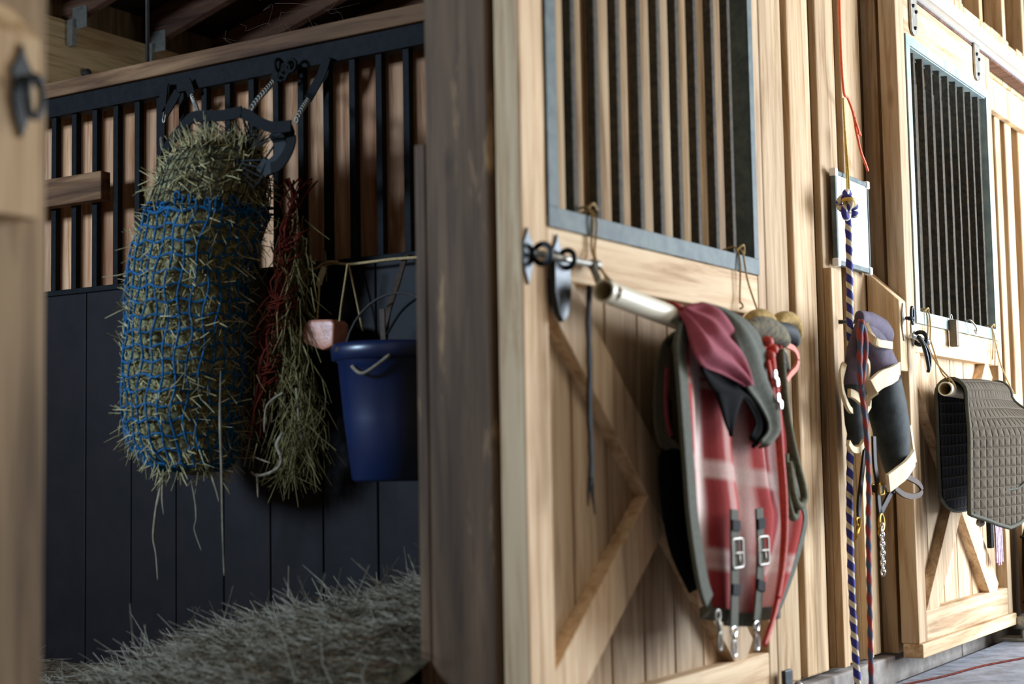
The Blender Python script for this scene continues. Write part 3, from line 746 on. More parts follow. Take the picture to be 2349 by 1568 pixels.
# red cords and olive rope hanging at the blanket's right
lead = [[(3.510,-0.105,1.066),(3.403,-0.165,0.984),(3.431,-0.165,0.882),(3.446,-0.165,0.779),(3.456,-0.165,0.675),(3.455,-0.165,0.593),(3.429,-0.165,0.503),(3.391,-0.165,0.425),(3.322,-0.165,0.353)],
        [(3.547,-0.110,1.070),(3.417,-0.170,0.984),(3.436,-0.170,0.892),(3.448,-0.170,0.789),(3.459,-0.170,0.686),(3.454,-0.170,0.593),(3.428,-0.170,0.513),(3.397,-0.170,0.455)],
        [(3.597,-0.080,1.083),(3.606,-0.110,1.049),(3.522,-0.140,0.969),(3.484,-0.140,0.904)]]
o = twine('lead_rope', lead, 0.0068, 'bright red cord hanging in strands over the right side of the plaid blanket', 'red_cord', 'rope', 8)
lead_knot = MB()
for q in [(3.419,-0.155,1.055),(3.449,-0.155,1.038),(3.429,-0.155,1.022)]: lead_knot.lathe(q, [(0.0, -0.014), (0.012, -0.008), (0.015, 0.0), (0.012, 0.008), (0.0, 0.014)], 12)
lead_knot.build('knot', 'red_cord', o)
kc = MB()
for q in [(3.395,-0.182,0.974),(3.407,-0.182,0.956),(3.409,-0.182,0.920),(3.424,-0.182,0.904)]: torus(kc, q, 0.008, 0.003, 'Y', 0.8, 1.2, 12)
kc.build('chain_link', 'bright_steel', o)
op = [[(3.509,-0.150,1.042),(3.521,-0.150,0.958),(3.539,-0.150,0.874),(3.576,-0.150,0.789),(3.620,-0.150,0.714),(3.629,-0.150,0.676),(3.593,-0.150,0.661),(3.557,-0.150,0.694),(3.536,-0.150,0.768)],
      [(3.514,-0.140,1.043),(3.541,-0.140,0.938),(3.577,-0.140,0.832),(3.577,-0.140,0.736),(3.600,-0.140,0.645),(3.566,-0.140,0.641),(3.541,-0.140,0.705),(3.540,-0.140,0.789)]]
twine('looped_rope', op, 0.010, 'dark olive rope hanging in loops at the right edge of the plaid blanket', 'olive_rope', 'rope', 10)

# brown and tan padded halter hanging at the door's right side
ha = thing('padded_halter', (3.79, -0.06, 0.98), 'tan and grey fleece-padded halter bundled above the plaid blanket', 'halter')
def pad(a, b, r, flat, name, mat):
    P = smooth_path(a, 6); n = len(P); rr = [r*(0.55+0.45*math.sin(PI*i/(n-1))) for i in range(n)]
    MB().tube(P, rr, 14, flat=flat).build(name, mat, ha)
pad([(3.480,-0.080,1.095),(3.508,-0.080,1.119),(3.560,-0.080,1.129),(3.606,-0.080,1.121),(3.621,-0.080,1.107)], None, 0.020, 1.3, 'fleece_roll', 'tan_fleece')
pad([(3.641,-0.080,1.110),(3.685,-0.080,1.131),(3.737,-0.080,1.135),(3.777,-0.080,1.120),(3.798,-0.080,1.090)], None, 0.020, 1.3, 'fleece_roll', 'tan_fleece')
pad([(3.413,-0.105,1.086),(3.473,-0.105,1.095),(3.539,-0.105,1.095),(3.607,-0.105,1.085),(3.648,-0.105,1.069)], None, 0.030, 1.0, 'noseband_pad', 'grey_fleece')
pad([(3.603,-0.090,1.105),(3.673,-0.090,1.101),(3.730,-0.090,1.093),(3.754,-0.090,1.070)], None, 0.024, 1.0, 'crown_pad', 'boot_black')
mb = MB(); mb.ribbon(smooth_path([(3.610,-0.100,1.070),(3.660,-0.100,1.064),(3.717,-0.100,1.056),(3.741,-0.100,1.035),(3.730,-0.100,1.010),(3.688,-0.100,0.990),(3.661,-0.100,0.974)], 6), 0.014, 0.008, (0.2, 0, 1)); mb.build('cheek_strap', 'pink_pipe', ha)
mb = MB(); mb.ribbon(smooth_path([(3.641,-0.090,1.064),(3.676,-0.090,1.038),(3.696,-0.090,1.005),(3.682,-0.090,0.977)], 6), 0.018, 0.006, (1, 0, 0.2))
mb.build('cheek_strap', 'black_web', ha)
mb = MB(); torus(mb, [(3.749,-0.090,1.083)][0], 0.014, 0.004, 'Y'); mb.build('ring', 'bright_steel', ha)

# ---------------------------------------------------------------- between the doors
wb = thing('whiteboard', (4.66, 0.095, 1.37), 'small white dry-erase board hung on the plank wall behind the blue rope', 'whiteboard')
x0, x1, z0, z1 = 4.560, 4.845, 1.385, 1.660
MB().box(x0, x1, 0.083, 0.092, z0, z1).build('panel', 'white_board', wb, 0.001)
mb = MB()
mb.box(x0-0.006, x1+0.006, 0.080, 0.096, z0-0.012, z0+0.004); mb.box(x0-0.006, x1+0.006, 0.080, 0.096, z1-0.004, z1+0.010)
mb.box(x0-0.012, x0+0.003, 0.080, 0.096, z0, z1); mb.box(x1-0.003, x1+0.006, 0.080, 0.096, z0, z1)
mb.build('frame', 'frame_steel', wb, 0.002)
for cx, cz in ((x0-0.005, z0-0.004), (x1, z0-0.004), (x0-0.005, z1+0.003), (x1, z1+0.003)):
    MB().box(cx-0.012, cx+0.012, 0.076, 0.098, cz-0.013, cz+0.013).build('corner_cap', 'white_board', wb, 0.004)

twine('baling_twine', [[(4.616,0.070,2.256),(4.612,0.070,2.136),(4.613,0.070,2.024),(4.626,0.070,1.926),(4.660,0.070,1.914),(4.700,0.070,1.880),(4.717,0.070,1.847),(4.726,0.070,1.821),(4.760,0.070,1.763),(4.798,0.070,1.730),(4.824,0.070,1.706)],
    [(4.704,0.070,1.880),(4.732,0.070,1.843),(4.765,0.070,1.812)], [(4.700,0.065,1.858),(4.732,0.065,1.824),(4.735,0.065,1.810)]], 0.0042, 'frayed orange baling twine dangling from above beside the whiteboard', 'orange_twine')
twine('yellow_twine', [[(4.616,0.070,1.906),(4.622,0.070,1.802),(4.624,0.070,1.705),(4.624,0.070,1.636),(4.622,0.070,1.578)], [(4.611,0.066,1.800),(4.627,0.066,1.692),(4.630,0.066,1.609),(4.626,0.066,1.570)]], 0.0032, 'thin yellow twine holding up the knotted blue rope', 'yellow_twine')
ro = thing('twisted_rope', (4.46, 0.03, 0.11), 'blue and white twisted lead rope hanging from yellow twine to the floor', 'rope')
rp = resample([(4.523,0.035,1.539),(4.526,0.035,1.456),(4.519,0.035,1.307),(4.505,0.035,1.133),(4.493,0.035,0.974),(4.469,0.035,0.777),(4.448,0.035,0.609),(4.444,0.035,0.455),(4.446,0.035,0.327),(4.455,0.035,0.198),(4.467,0.035,0.101)], 90)
MB().tube(rp, [0.0105+0.0012*math.sin(i*1.9) for i in range(90)], 14).build('rope', 'rope_blue_white', ro)
mb = MB()
for c, R, nn in zip([(4.499,0.025,1.566),(4.475,0.025,1.548),(4.512,0.025,1.542),(4.483,0.025,1.522),(4.528,0.025,1.520)], (0.020, 0.019, 0.018, 0.017, 0.013), 'YXZYZ'): torus(mb, c, R, 0.0105, nn)
mb.build('knot', 'rope_blue_white', ro)
mb = MB()
for c, R, nn in zip([(4.470,0.012,1.556),(4.480,0.012,1.547)], (0.014, 0.012), 'ZX'): torus(mb, c, R, 0.006, nn)
mb.build('twine_knot', 'yellow_twine', ro)
rr = thing('twisted_rope', (4.52, -0.03, 0.1), 'thin red and blue twisted lead rope hanging over the purple horse boots', 'rope')
rp = resample([(4.273,-0.085,1.169),(4.255,-0.085,1.099),(4.244,-0.085,1.023),(4.252,-0.085,0.962),(4.273,-0.085,0.888),(4.284,-0.085,0.788),(4.284,-0.085,0.689),(4.270,-0.085,0.591),(4.261,-0.085,0.469),(4.255,-0.085,0.347),(4.249,-0.085,0.227),(4.246,-0.085,0.131)], 80)
MB().tube(rp, [0.0078+0.001*math.sin(i*1.7) for i in range(80)], 12).build('rope', 'rope_red_blue', rr)
mb = MB()
mb.tube(smooth_path([(4.265,-0.088,1.168),(4.290,-0.088,1.132),(4.293,-0.088,1.088),(4.271,-0.088,1.024),(4.240,-0.088,0.961)], 6), 0.0075, 10); mb.build('doubled_strand', 'rope_red_blue', rr)

# purple / black travelling boots, hanging
bt = thing('travel_boots', (4.62, 0.0, 0.68), 'pair of purple and black horse travel boots with cream bands hanging on the wall', 'horse boots')
def limb(name, pts, rads, mat, flat=0.8, y=-0.05, uv=None):
    P = smooth_path(pts, 6); n = len(P)
    rr = []
    for i in range(n):
        s = i/(n-1)*(len(rads)-1); k = min(int(s), len(rads)-2); rr.append(rads[k]*(1-(s-k))+rads[k+1]*(s-k))
    return MB().tube(P, rr, 20, flat=flat).build(name, mat, bt)
limb('boot_upper', [(4.400,-0.035,1.190),(4.445,-0.035,1.151),(4.512,-0.035,1.103),(4.568,-0.035,1.040),(4.594,-0.035,0.987)], [0.020, 0.040, 0.062, 0.075, 0.070], 'purple_cloth', 0.7)
limb('boot_cuff', [(4.365,-0.045,1.187),(4.462,-0.045,1.181),(4.561,-0.045,1.164),(4.615,-0.045,1.148)], [0.020, 0.030, 0.036, 0.030], 'purple_cloth', 0.7)
limb('boot_shell', [(4.581,-0.035,1.014),(4.612,-0.035,0.935),(4.652,-0.035,0.855),(4.669,-0.035,0.788),(4.679,-0.035,0.734)], [0.072, 0.078, 0.072, 0.060, 0.044], 'boot_black', 0.75)
def band(pts, w, mat='cream_band', th=0.010, wd=(0.2, 0, 1)):
    MB().ribbon(smooth_path(pts, 6), w, th, wd).build('cream_binding', mat, bt)
band([(4.405,-0.050,1.171),(4.357,-0.080,1.130),(4.357,-0.100,1.109),(4.426,-0.100,1.108),(4.540,-0.080,1.113)], 0.022)
band([(4.337,-0.075,0.949),(4.276,-0.105,0.971),(4.353,-0.105,0.999),(4.455,-0.105,1.018),(4.619,-0.075,1.042)], 0.050)
band([(4.400,-0.050,0.916),(4.326,-0.080,0.951),(4.297,-0.100,0.971)], 0.022, wd=(1, 0, 0.3))
band([(4.421,-0.095,0.701),(4.506,-0.095,0.720),(4.589,-0.095,0.741),(4.760,-0.065,0.774)], 0.052)
band([(4.807,-0.040,0.877),(4.826,-0.040,0.815),(4.845,-0.040,0.760)], 0.016, wd=(1, 0, 0))
# second boot behind, further left
limb('boot_shell', [(4.477,0.015,1.025),(4.476,0.015,0.946),(4.485,0.015,0.881),(4.494,0.015,0.822)], [0.045, 0.055, 0.055, 0.040], 'boot_black', 0.6)
limb('boot_upper', [(4.538,0.015,1.181),(4.500,0.015,1.105),(4.478,0.015,1.038),(4.473,0.015,0.992)], [0.020, 0.040, 0.050, 0.048], 'purple_cloth', 0.6)
band([(4.432,0.030,1.057),(4.348,0.010,1.013),(4.355,0.010,0.969),(4.401,0.010,0.925),(4.444,0.010,0.913)], 0.016, wd=(1, 0, 0.2))
band([(4.303,-0.030,0.965),(4.346,-0.030,0.959),(4.403,-0.030,0.943)], 0.024)
band([(4.292,-0.025,0.821),(4.326,-0.025,0.802),(4.380,-0.025,0.802),(4.431,-0.025,0.825)], 0.018)
band([(4.341,-0.062,1.067),(4.377,-0.062,1.053),(4.373,-0.062,1.017),(4.341,-0.062,0.991)], 0.014, wd=(1, 0, 0.2))
# reddish patches along the cuff edge
MB().ribbon(smooth_path([(4.287,-0.075,1.170),(4.276,-0.075,1.138),(4.277,-0.075,1.107)], 5), 0.02, 0.006, (1, 0, 0)).build('red_binding', 'red_cord', bt)

# leather headcollar with brass fittings
hc = thing('leather_headcollar', (4.60, -0.03, 0.42), 'dark leather headcollar with brass rings hanging below the horse boots', 'halter')
mb = MB()
mb.ribbon(smooth_path([(4.538,-0.075,0.686),(4.608,-0.075,0.666),(4.690,-0.075,0.656),(4.767,-0.075,0.660),(4.795,-0.075,0.675),(4.763,-0.075,0.695),(4.696,-0.075,0.710),(4.647,-0.075,0.718)], 6), 0.017, 0.007, (0.15, 0, 1))
mb.build('noseband', 'tan_leather', hc)
MB().ribbon(smooth_path([(4.628,-0.060,0.728),(4.553,-0.060,0.677),(4.490,-0.060,0.640),(4.440,-0.060,0.609),(4.441,-0.060,0.577)], 6), 0.020, 0.007, (1, 0, 0.3)).build('cheek_strap', 'brown_leather', hc)
MB().ribbon(smooth_path([(4.412,-0.060,0.839),(4.412,-0.060,0.763),(4.428,-0.060,0.705),(4.433,-0.060,0.648),(4.447,-0.060,0.596)], 6), 0.024, 0.007, (1, 0, 0)).build('cheek_strap', 'brown_leather', hc)
MB().ribbon(smooth_path([(4.508,0.000,0.815),(4.463,-0.000,0.712),(4.432,0.000,0.635),(4.435,0.000,0.584)], 6), 0.022, 0.007, (1, 0, 0)).build('throat_strap', 'brown_leather', hc)
MB().ribbon(smooth_path([(4.428,-0.050,0.686),(4.524,-0.050,0.682),(4.603,-0.050,0.680)], 6), 0.022, 0.007, (0, 0, 1)).build('crown_strap', 'brown_leather', hc)
for (c, w, h) in (([(4.421,-0.075,0.686)][0], 0.036, 0.034), ([(4.477,-0.030,0.683)][0], 0.014, 0.030), ([(4.369,-0.020,0.593)][0], 0.032, 0.020)):
    mb = MB(); mb.tube([(a, c[1], b) for a, b in rounded(c[0]-w/2, c[0]+w/2, c[2]-h/2, c[2]+h/2, 0.006, 3)], 0.0035, 6, closed=True)
    mb.build('buckle', 'brass', hc)
mb = MB(); torus(mb, [(4.424,-0.070,0.587)][0], 0.024, 0.0038, 'Y', 0.85, 1.05); mb.build('ring', 'brass', hc)
mb = MB(); mb.tube([(4.375,-0.020,0.586),(4.355,-0.020,0.562),(4.338,-0.020,0.543)], [0.007, 0.006, 0.004], 8); mb.build('snap_hook', 'brass', hc)
mb = MB(); mb.tube([(4.411,-0.070,0.575),(4.401,-0.070,0.553)], [0.006, 0.004], 8); mb.build('snap_hook', 'brass', hc)
ch = MB(); cp = resample([(4.409,-0.075,0.579),(4.411,-0.075,0.535),(4.410,-0.075,0.484),(4.409,-0.075,0.444)], 11)
for i, p in enumerate(cp): torus(ch, p, 0.0085, 0.0022, 'Y' if i % 2 else 'X', 0.7, 1.25, 10)
o = ch.build('lead_chain', 'bright_steel'); tag(o, 'short bright steel chain dangling from the brass ring', 'chain')
# peg on the wall carrying boots and headcollar
o = MB().tube([(4.60, 0.112, 1.20), (4.58, 0.03, 1.195), (4.57, 0.0, 1.215)], 0.007, 8).build('wall_hook', 'dark_iron'); tag(o, 'dark iron hook in the plank wall carrying the purple horse boots', 'hook')

# ---------------------------------------------------------------- second door: pipe, pad, twines, box
pipe((5.085, -0.075, 1.000), (6.02, -0.065, 0.985), 0.024, 'cream plastic pipe slung from the closed stall door, holding the saddle pad')
twine('hanging_twine', [[(5.12, 0.03, 1.265), (5.12, -0.005, 1.272), (5.125, -0.014, 1.23), (5.125, -0.012, 1.15), (5.12, -0.045, 1.08), (5.115, -0.095, 1.02), (5.115, -0.10, 0.995)],
    [(5.14, 0.03, 1.265), (5.145, -0.006, 1.272), (5.15, -0.014, 1.23), (5.145, -0.012, 1.16)], [(5.15, -0.012, 1.17), (5.13, -0.05, 1.06), (5.125, -0.08, 1.026), (5.12, -0.05, 1.018)],
    [(5.10, -0.010, 1.262), (5.12, -0.018, 1.275), (5.15, -0.010, 1.268)]], 0.0028, 'tan twine tied over the closed stall door sill at the left end of its pipe')
twine('hanging_twine', [[(5.93, 0.03, 1.265), (5.93, -0.005, 1.27), (5.925, -0.014, 1.22), (5.90, -0.014, 1.14)], [(5.94, -0.005, 1.27), (5.948, -0.014, 1.22), (5.935, -0.014, 1.12)],
    [(5.945, -0.012, 1.24), (5.96, -0.03, 1.12), (5.975, -0.07, 1.01), (5.975, -0.09, 0.985)], [(5.91, -0.010, 1.262), (5.93, -0.018, 1.275), (5.96, -0.010, 1.268)]], 0.0028, 'tan twine tied over the sill of the closed stall door near its right stile')
bxo = thing('small_box', (5.40, -0.03, 1.15), 'small brown-grey box hanging on the middle rail of the closed stall door', 'box')
MB().box(5.385, 5.415, -0.034, -0.006, 1.160, 1.255).build('body', 'box_grey', bxo, 0.004)
mb = MB(); torus(mb, (5.40, -0.012, 1.262), 0.012, 0.002, 'Y'); mb.build('loop', 'dull_steel', bxo)
o = MB().tube(smooth_path([(5.60, 0.0, 1.262), (5.60, -0.02, 1.268), (5.63, -0.03, 1.25), (5.65, -0.03, 1.235), (5.64, -0.03, 1.222), (5.625, -0.03, 1.232)], 6), 0.0035, 8).build('wire_hook', 'dull_steel')
tag(o, 'small bent wire hook on the sill of the closed stall door', 'hook')

sp = thing('saddle_pad', (5.55, -0.11, 0.54), 'grey-brown quilted saddle pad folded over the pipe on the closed stall door', 'saddle pad')
# outline in pad coordinates; front flap from ridge down
def pad_pt(x, s):
    """s<0 back flap length, s>0 front flap length, measured from the ridge"""
    r = 0.050; yc = -0.086; zr = 1.035+0.010*min(1, (x-5.13)/0.3)
    q = r*PI/2
    if abs(s) < q:
        a = s/r; return Vector((x, yc-math.sin(a)*r, zr-r+math.cos(a)*r))
    sg = 1 if s > 0 else -1; d = abs(s)-q
    if sg > 0:
        w = min(1, d/0.16); w = w*w*(3-2*w)
        return Vector((x-0.085*min(1, d/0.45)*max(0, 1-(x-5.13)/0.5), yc-r-0.30*(x-5.10)*w, zr-r-d))
    return Vector((x, yc-sg*(r+0.006*math.sin(min(1, d/0.35)*PI*0.5)*(1 if sg > 0 else 0.2)), zr-r-d))
def flap_len(x, front):
    # length of flap at x: forward-cut lower edge
    xs = [5.13, 5.20, 5.28, 5.34, 5.40, 5.46, 5.52, 5.60, 5.70]
    fl = [0.475, 0.495, 0.520, 0.535, 0.525, 0.495, 0.450, 0.42, 0.41]
    if not front: fl = [0.42, 0.455, 0.475, 0.48, 0.48, 0.48, 0.48, 0.46, 0.43]
    for a, b, c, d in zip(xs, xs[1:], fl, fl[1:]):
        if a <= x <= b: return c+(d-c)*(x-a)/(b-a)
    return fl[-1]
xs = [5.13+0.57*i/54 for i in range(55)]
g = []; ug = []; gi = []; ui = []
for x in xs:
    Lf_, Lb = flap_len(x, True), flap_len(x, False)
    row = []; u = []
    for k in range(61):
        s = -Lb+(Lf_+Lb)*k/60
        p = pad_pt(x, s)+Vector((0, 0.006*math.sin(x*9+s*3), 0)); row.append(p); u.append((x, s))
    g.append(row); ug.append(u)
def offs(grid, d):
    out = []
    for i in range(len(grid)):
        row = []
        for j in range(len(grid[0])):
            a = grid[min(i+1, len(grid)-1)][j]-grid[max(i-1, 0)][j]; b = grid[i][min(j+1, len(grid[0])-1)]-grid[i][max(j-1, 0)]
            row.append(grid[i][j]+a.cross(b).normalized()*d)
        out.append(row)
    return out
outer = MB().sheet(g, ug).build('quilted_top', 'pad_quilt', sp)
g2 = offs(g, 0.010); test = g2[20][30].z > g[20][30].z
if test: g2 = offs(g, -0.010)
MB().sheet(g2, ug).build('lining', 'pad_inside', sp)
ring = g[0][::1]+[r[-1] for r in g[1:]]+g[-1][::-1][1:]+[r[0] for r in g[::-1]][1:]
MB().tube(ring, 0.007, 8, closed=True).build('edge_binding', 'olive_trim', sp)
# padded reinforcement outline near the lower front
pt_ = [Vector((x, pad_pt(x, s).y-0.014, pad_pt(x, s).z)) for x, s in ((5.21, 0.475), (5.24, 0.435), (5.29, 0.41), (5.36, 0.405), (5.42, 0.385), (5.47, 0.41), (5.52, 0.44))]
MB().tube(smooth_path(pt_, 6), 0.004, 8).build('seam_piping', 'olive_trim', sp)
e = g[8][-1]; MB().lathe((5.20, -0.140, 0.555), [(0, -0.014), (0.012, -0.008), (0.015, 0), (0.012, 0.010), (0, 0.014)], 12).build('fastener', 'dull_steel', sp)

ts = thing('girth_strap', (5.84, -0.03, 0.38), 'lavender striped strap end hanging below the saddle pad', 'strap')
mb = MB()
for i in range(5): mb.ribbon([(5.795+i*0.020, -0.025, 0.60), (5.792+i*0.019, -0.028, 0.48), (5.79+i*0.018+0.004*math.sin(i*2), -0.028, 0.385-0.01*(i % 2))], 0.013, 0.006, (1, 0, 0))
mb.build('webbing', 'lavender', ts)
MB().box(5.755, 5.79, -0.022, -0.004, 0.44, 0.60).build('strap_shadow', 'black_web', ts, 0.003)  # black piece standing in for the shadow beside the strap

o = thing('barrel', (6.50, -0.25, FZ), 'dark brown barrel at the right edge beyond the closed stall door', 'barrel')
MB().lathe((6.50, -0.25, FZ), [(0, 0), (0.27, 0), (0.285, 0.02), (0.30, 0.12), (0.305, 0.25), (0.30, 0.38), (0.27, 0.50), (0.22, 0.56), (0.0, 0.58)], 40).build('body', 'barrel_dark', o)
mb = MB()
for z, r in ((FZ+0.12, 0.302), (FZ+0.38, 0.302)): torus(mb, (6.50, -0.25, z), r, 0.006, 'Z', segs=40)
mb.build('hoop', 'dark_iron', o)
twine('floor_cord', [[(4.7, 0.01, FZ+0.003), (5.0, -0.06, FZ+0.003), (5.3, -0.10, FZ+0.003), (5.7, -0.20, FZ+0.003), (6.3, -0.28, FZ+0.003)]], 0.004, 'thin dark red cord lying on the pale concrete floor', 'net_red', 'cord')

# ---------------------------------------------------------------- hay
# bedding and pile in the open stall
def flat_h(x, y): return BZ-0.012+0.008*math.sin(x*9+1)*math.sin(y*8)+0.005*math.sin(x*23)*math.cos(y*19)
def bed_h(x, y):
    r = math.hypot((x-3.15)*0.95, (y-0.22)*0.72)
    h = max(0.0, 0.33*(1-(r/1.02)**1.5)) if r < 1.02 else 0
    return BZ-0.01+h+0.014*math.sin(x*9+1)*math.sin(y*8)+0.008*math.sin(x*23)*math.cos(y*19)
n1, n2 = 90, 90; g = []
for i in range(n1):
    x = -0.28+(3.39+0.28)*i/(n1-1); g.append([Vector((x, 0.24+3.45*j/(n2-1), flat_h(x, 0.24+3.45*j/(n2-1)))) for j in range(n2)])
o = MB().sheet(g).build('straw_bedding', 'bedding'); tag(o, 'flat straw bedding on the floor of the open stall', 'straw', kind='stuff')
mb = MB()
def gen_bed():
    x = random.uniform(1.8, 3.36); y = random.uniform(0.3, 2.9)
    return (x, y, flat_h(x, y)+0.006), (random.gauss(0, 1), random.gauss(0, 1), random.gauss(0.1, 0.2)), random.uniform(0.03, 0.12)
strands(mb, 2600, gen_bed, 0.0014)
s_ = mb.build('loose_straw', 'hay_grey', o)
# hay pile
g = []
for i in range(70):
    x = 2.1+1.29*i/69; g.append([Vector((x, 0.24+1.55*j/69, bed_h(x, 0.24+1.55*j/69)+0.004-(0.02 if bed_h(x, 0.24+1.55*j/69) < BZ+0.02 else 0))) for j in range(70)])
hp = MB().sheet(g).build('hay_pile', 'pile_core'); tag(hp, 'heap of loose greyish hay against the partition in the open stall', 'hay', kind='stuff')
mb = MB()
def gen_pile():
    while True:
        x = random.uniform(2.15, 3.30); y = random.uniform(0.26, 1.7)
        if bed_h(x, y) > BZ+0.03: break
    return (x, y, bed_h(x, y)+random.uniform(0, 0.012)), (random.gauss(0.3, 1), random.gauss(0.4, 1), random.gauss(0.05, 0.16)), random.uniform(0.05, 0.18)
strands(mb, 7000, gen_pile, 0.0013)
mb.build('loose_hay', 'hay_grey', hp)

# hay net
NC = [(0.762, 1.40, 0.012), (0.775, 1.405, 0.075), (0.80, 1.43, 0.110), (0.85, 1.452, 0.134), (0.92, 1.458, 0.146), (1.05, 1.446, 0.150), (1.17, 1.435, 0.148), (1.30, 1.425, 0.152), (1.40, 1.395, 0.158), (1.47, 1.37, 0.152), (1.55, 1.345, 0.144), (1.60, 1.33, 0.132), (1.645, 1.315, 0.105), (1.67, 1.305, 0.05)]
def net_c(z):
    for a, b in zip(NC, NC[1:]):
        if a[0] <= z <= b[0]:
            t = (z-a[0])/(b[0]-a[0]); return a[1]+(b[1]-a[1])*t, a[2]+(b[2]-a[2])*t
    return (NC[0][1:] if z < NC[0][0] else NC[-1][1:])
XC = 3.12
def surf(th, z, k=1.0, extra=0.0):
    c, r = net_c(z)
    lump = 1+0.035*math.sin(3*th+z*11)+0.03*math.sin(5*th-z*17)+0.02*math.sin(9*th+z*31)
    rr = r*lump*k+extra
    return Vector((XC+rr*math.cos(th), c+rr*math.sin(th), z))
hn = thing('hay_net', (XC, 1.40, 0.76), 'full hay net with blue mesh below and black mesh above hanging at the partition', 'hay net')
zs = [0.762+(1.67-0.762)*i/60 for i in range(61)]
vs = []; fs = []; S = 64
for z in zs:
    for k in range(S): vs.append(surf(2*PI*k/S, z, 1, random.uniform(-0.006, 0.006)))
for i in range(60):
    for k in range(S): fs.append((i*S+k, i*S+(k+1) % S, (i+1)*S+(k+1) % S, (i+1)*S+k))
fs.append(tuple(range(S))[::-1]); fs.append(tuple(60*S+k for k in range(S)))
b = MB(); b.add(vs, fs, 0.5, None, True); core = b.build('packed_hay', 'hay_core', hn); core['kind'] = 'stuff'
mb = MB()
def gen_net():
    z = random.uniform(0.775, 1.66); th = random.uniform(0, 2*PI); p = surf(th, z, 1.0, -0.002); nrm = Vector((math.cos(th), math.sin(th), 0))
    tan = Vector((-math.sin(th), math.cos(th), 0)); v = random.gauss(0, 1)
    if random.random() < (0.14 if z > 1.48 else 0.07): return p, nrm*1.0+tan*random.gauss(0, 0.7)+Vector((0, 0, random.gauss(-0.2, 0.7))), random.uniform(0.03, 0.085)
    return p, nrm*0.22+tan*random.gauss(0, 0.7)+Vector((0, 0, random.gauss(0, 1))), random.uniform(0.03, 0.08)
strands(mb, 4200, gen_net, 0.0014)
def gen_top():
    th = random.uniform(0, 2*PI); z = random.uniform(1.60, 1.66); return surf(th, z, 0.8), (random.gauss(0, 0.5), random.gauss(0, 0.5), 1), random.uniform(0.04, 0.10)
strands(mb, 260, gen_top, 0.0014)
hs = mb.build('hay_stalks', 'hay_light', hn); hs['kind'] = 'stuff'
# blue netting
mb = MB(); NR = 18; NV = 30
for i in range(NR):
    z = 0.80+(1.475-0.80)*i/(NR-1)
    mb.tube([surf(2*PI*k/60, z+0.006*math.sin(k*1.3+i)+0.010*math.sin(2*PI*k/60+1), 1.0, 0.014) for k in range(60)], 0.0036 if i < NR-1 else 0.005, 5, closed=True)
for j in range(NV):
    th0 = 2*PI*j/NV
    mb.tube([surf(th0+0.035*math.sin(z*40+j), z, 1.0, 0.015) for z in [0.772+(1.478-0.772)*k/34 for k in range(35)]], 0.0034, 5)
mb.build('blue_mesh', 'net_blue', hn)
mb = MB()
for j in range(34):
    th = 2*PI*j/34
    for _ in range(3):
        q = surf(th+random.gauss(0, 0.06), 1.476+random.gauss(0, 0.010), 1, 0.012); torus(mb, q, random.uniform(0.006, 0.013), 0.003, random.choice('XYZ'), segs=8)
mb.build('gathered_edge', 'net_blue', hn)
# black upper netting
mb = MB()
for i in range(7):
    z = 1.485+0.030*i; mb.tube([surf(2*PI*k/48, z+0.004*math.sin(k*2.1+i), 1.0, 0.006) for k in range(48)], 0.0016, 4, closed=True)
for j in range(44):
    th0 = 2*PI*j/44; mb.tube([surf(th0+0.5*(z-1.5), z, 1.0, 0.011) for z in [1.48+(1.66-1.48)*k/8 for k in range(9)]], 0.0022, 4)
mb.build('black_mesh', 'net_black', hn)
# collar band and its netting folds
cb = [[(3.040,1.439,1.643),(3.040,1.416,1.673),(3.040,1.378,1.702),(3.040,1.338,1.729),(3.040,1.290,1.727),(3.040,1.227,1.720),(3.040,1.157,1.721)], [(3.040,1.157,1.718),(3.040,1.126,1.702),(3.040,1.088,1.679),(3.040,1.043,1.663),(3.040,0.987,1.660)], [(3.080,1.033,1.669),(3.080,1.021,1.635),(3.080,1.034,1.602),(3.080,1.064,1.573),(3.080,1.091,1.568)]]
mb = MB()
for c in cb: mb.ribbon(smooth_path(c, 5), 0.030, 0.005, (0, 0.35, 1))
mb.build('collar_band', 'black_web', hn)
mb = MB()
cbp = smooth_path(cb[0], 4)+smooth_path(cb[1], 4)
for i in range(0, len(cbp), 2):
    th = 2*PI*(0.30+0.55*i/len(cbp)); q = surf(th+PI*0.55, 1.63, 0.9); mb.tube([cbp[i]+Vector((0, 0, -0.012)), (cbp[i]+q)/2+Vector((0.01, 0, random.uniform(-0.01, 0.01))), q], 0.0016, 4)
    q = surf(th+PI*0.55+0.2, 1.62, 0.9); mb.tube([cbp[i]+Vector((0, 0, -0.012)), q], 0.0014, 4)
for c in [(3.100,1.073,1.657),(3.100,1.066,1.632),(3.100,1.081,1.611),(3.100,1.096,1.595),(3.100,1.111,1.585)]: 
    mb.tube([c, Vector(c)+Vector((0, 0.06, -0.06)), surf(PI*1.35, 1.60, 0.95)], 0.003, 5)
mb.build('collar_netting', 'net_black', hn)
mb = MB(); mb.ribbon(smooth_path([(3.100,1.096,1.671),(3.100,1.073,1.633),(3.100,1.081,1.593),(3.100,1.119,1.574),(3.100,1.142,1.589)], 5), 0.04, 0.012, (0, 1, 0.5)); mb.build('bunched_netting', 'net_black', hn)
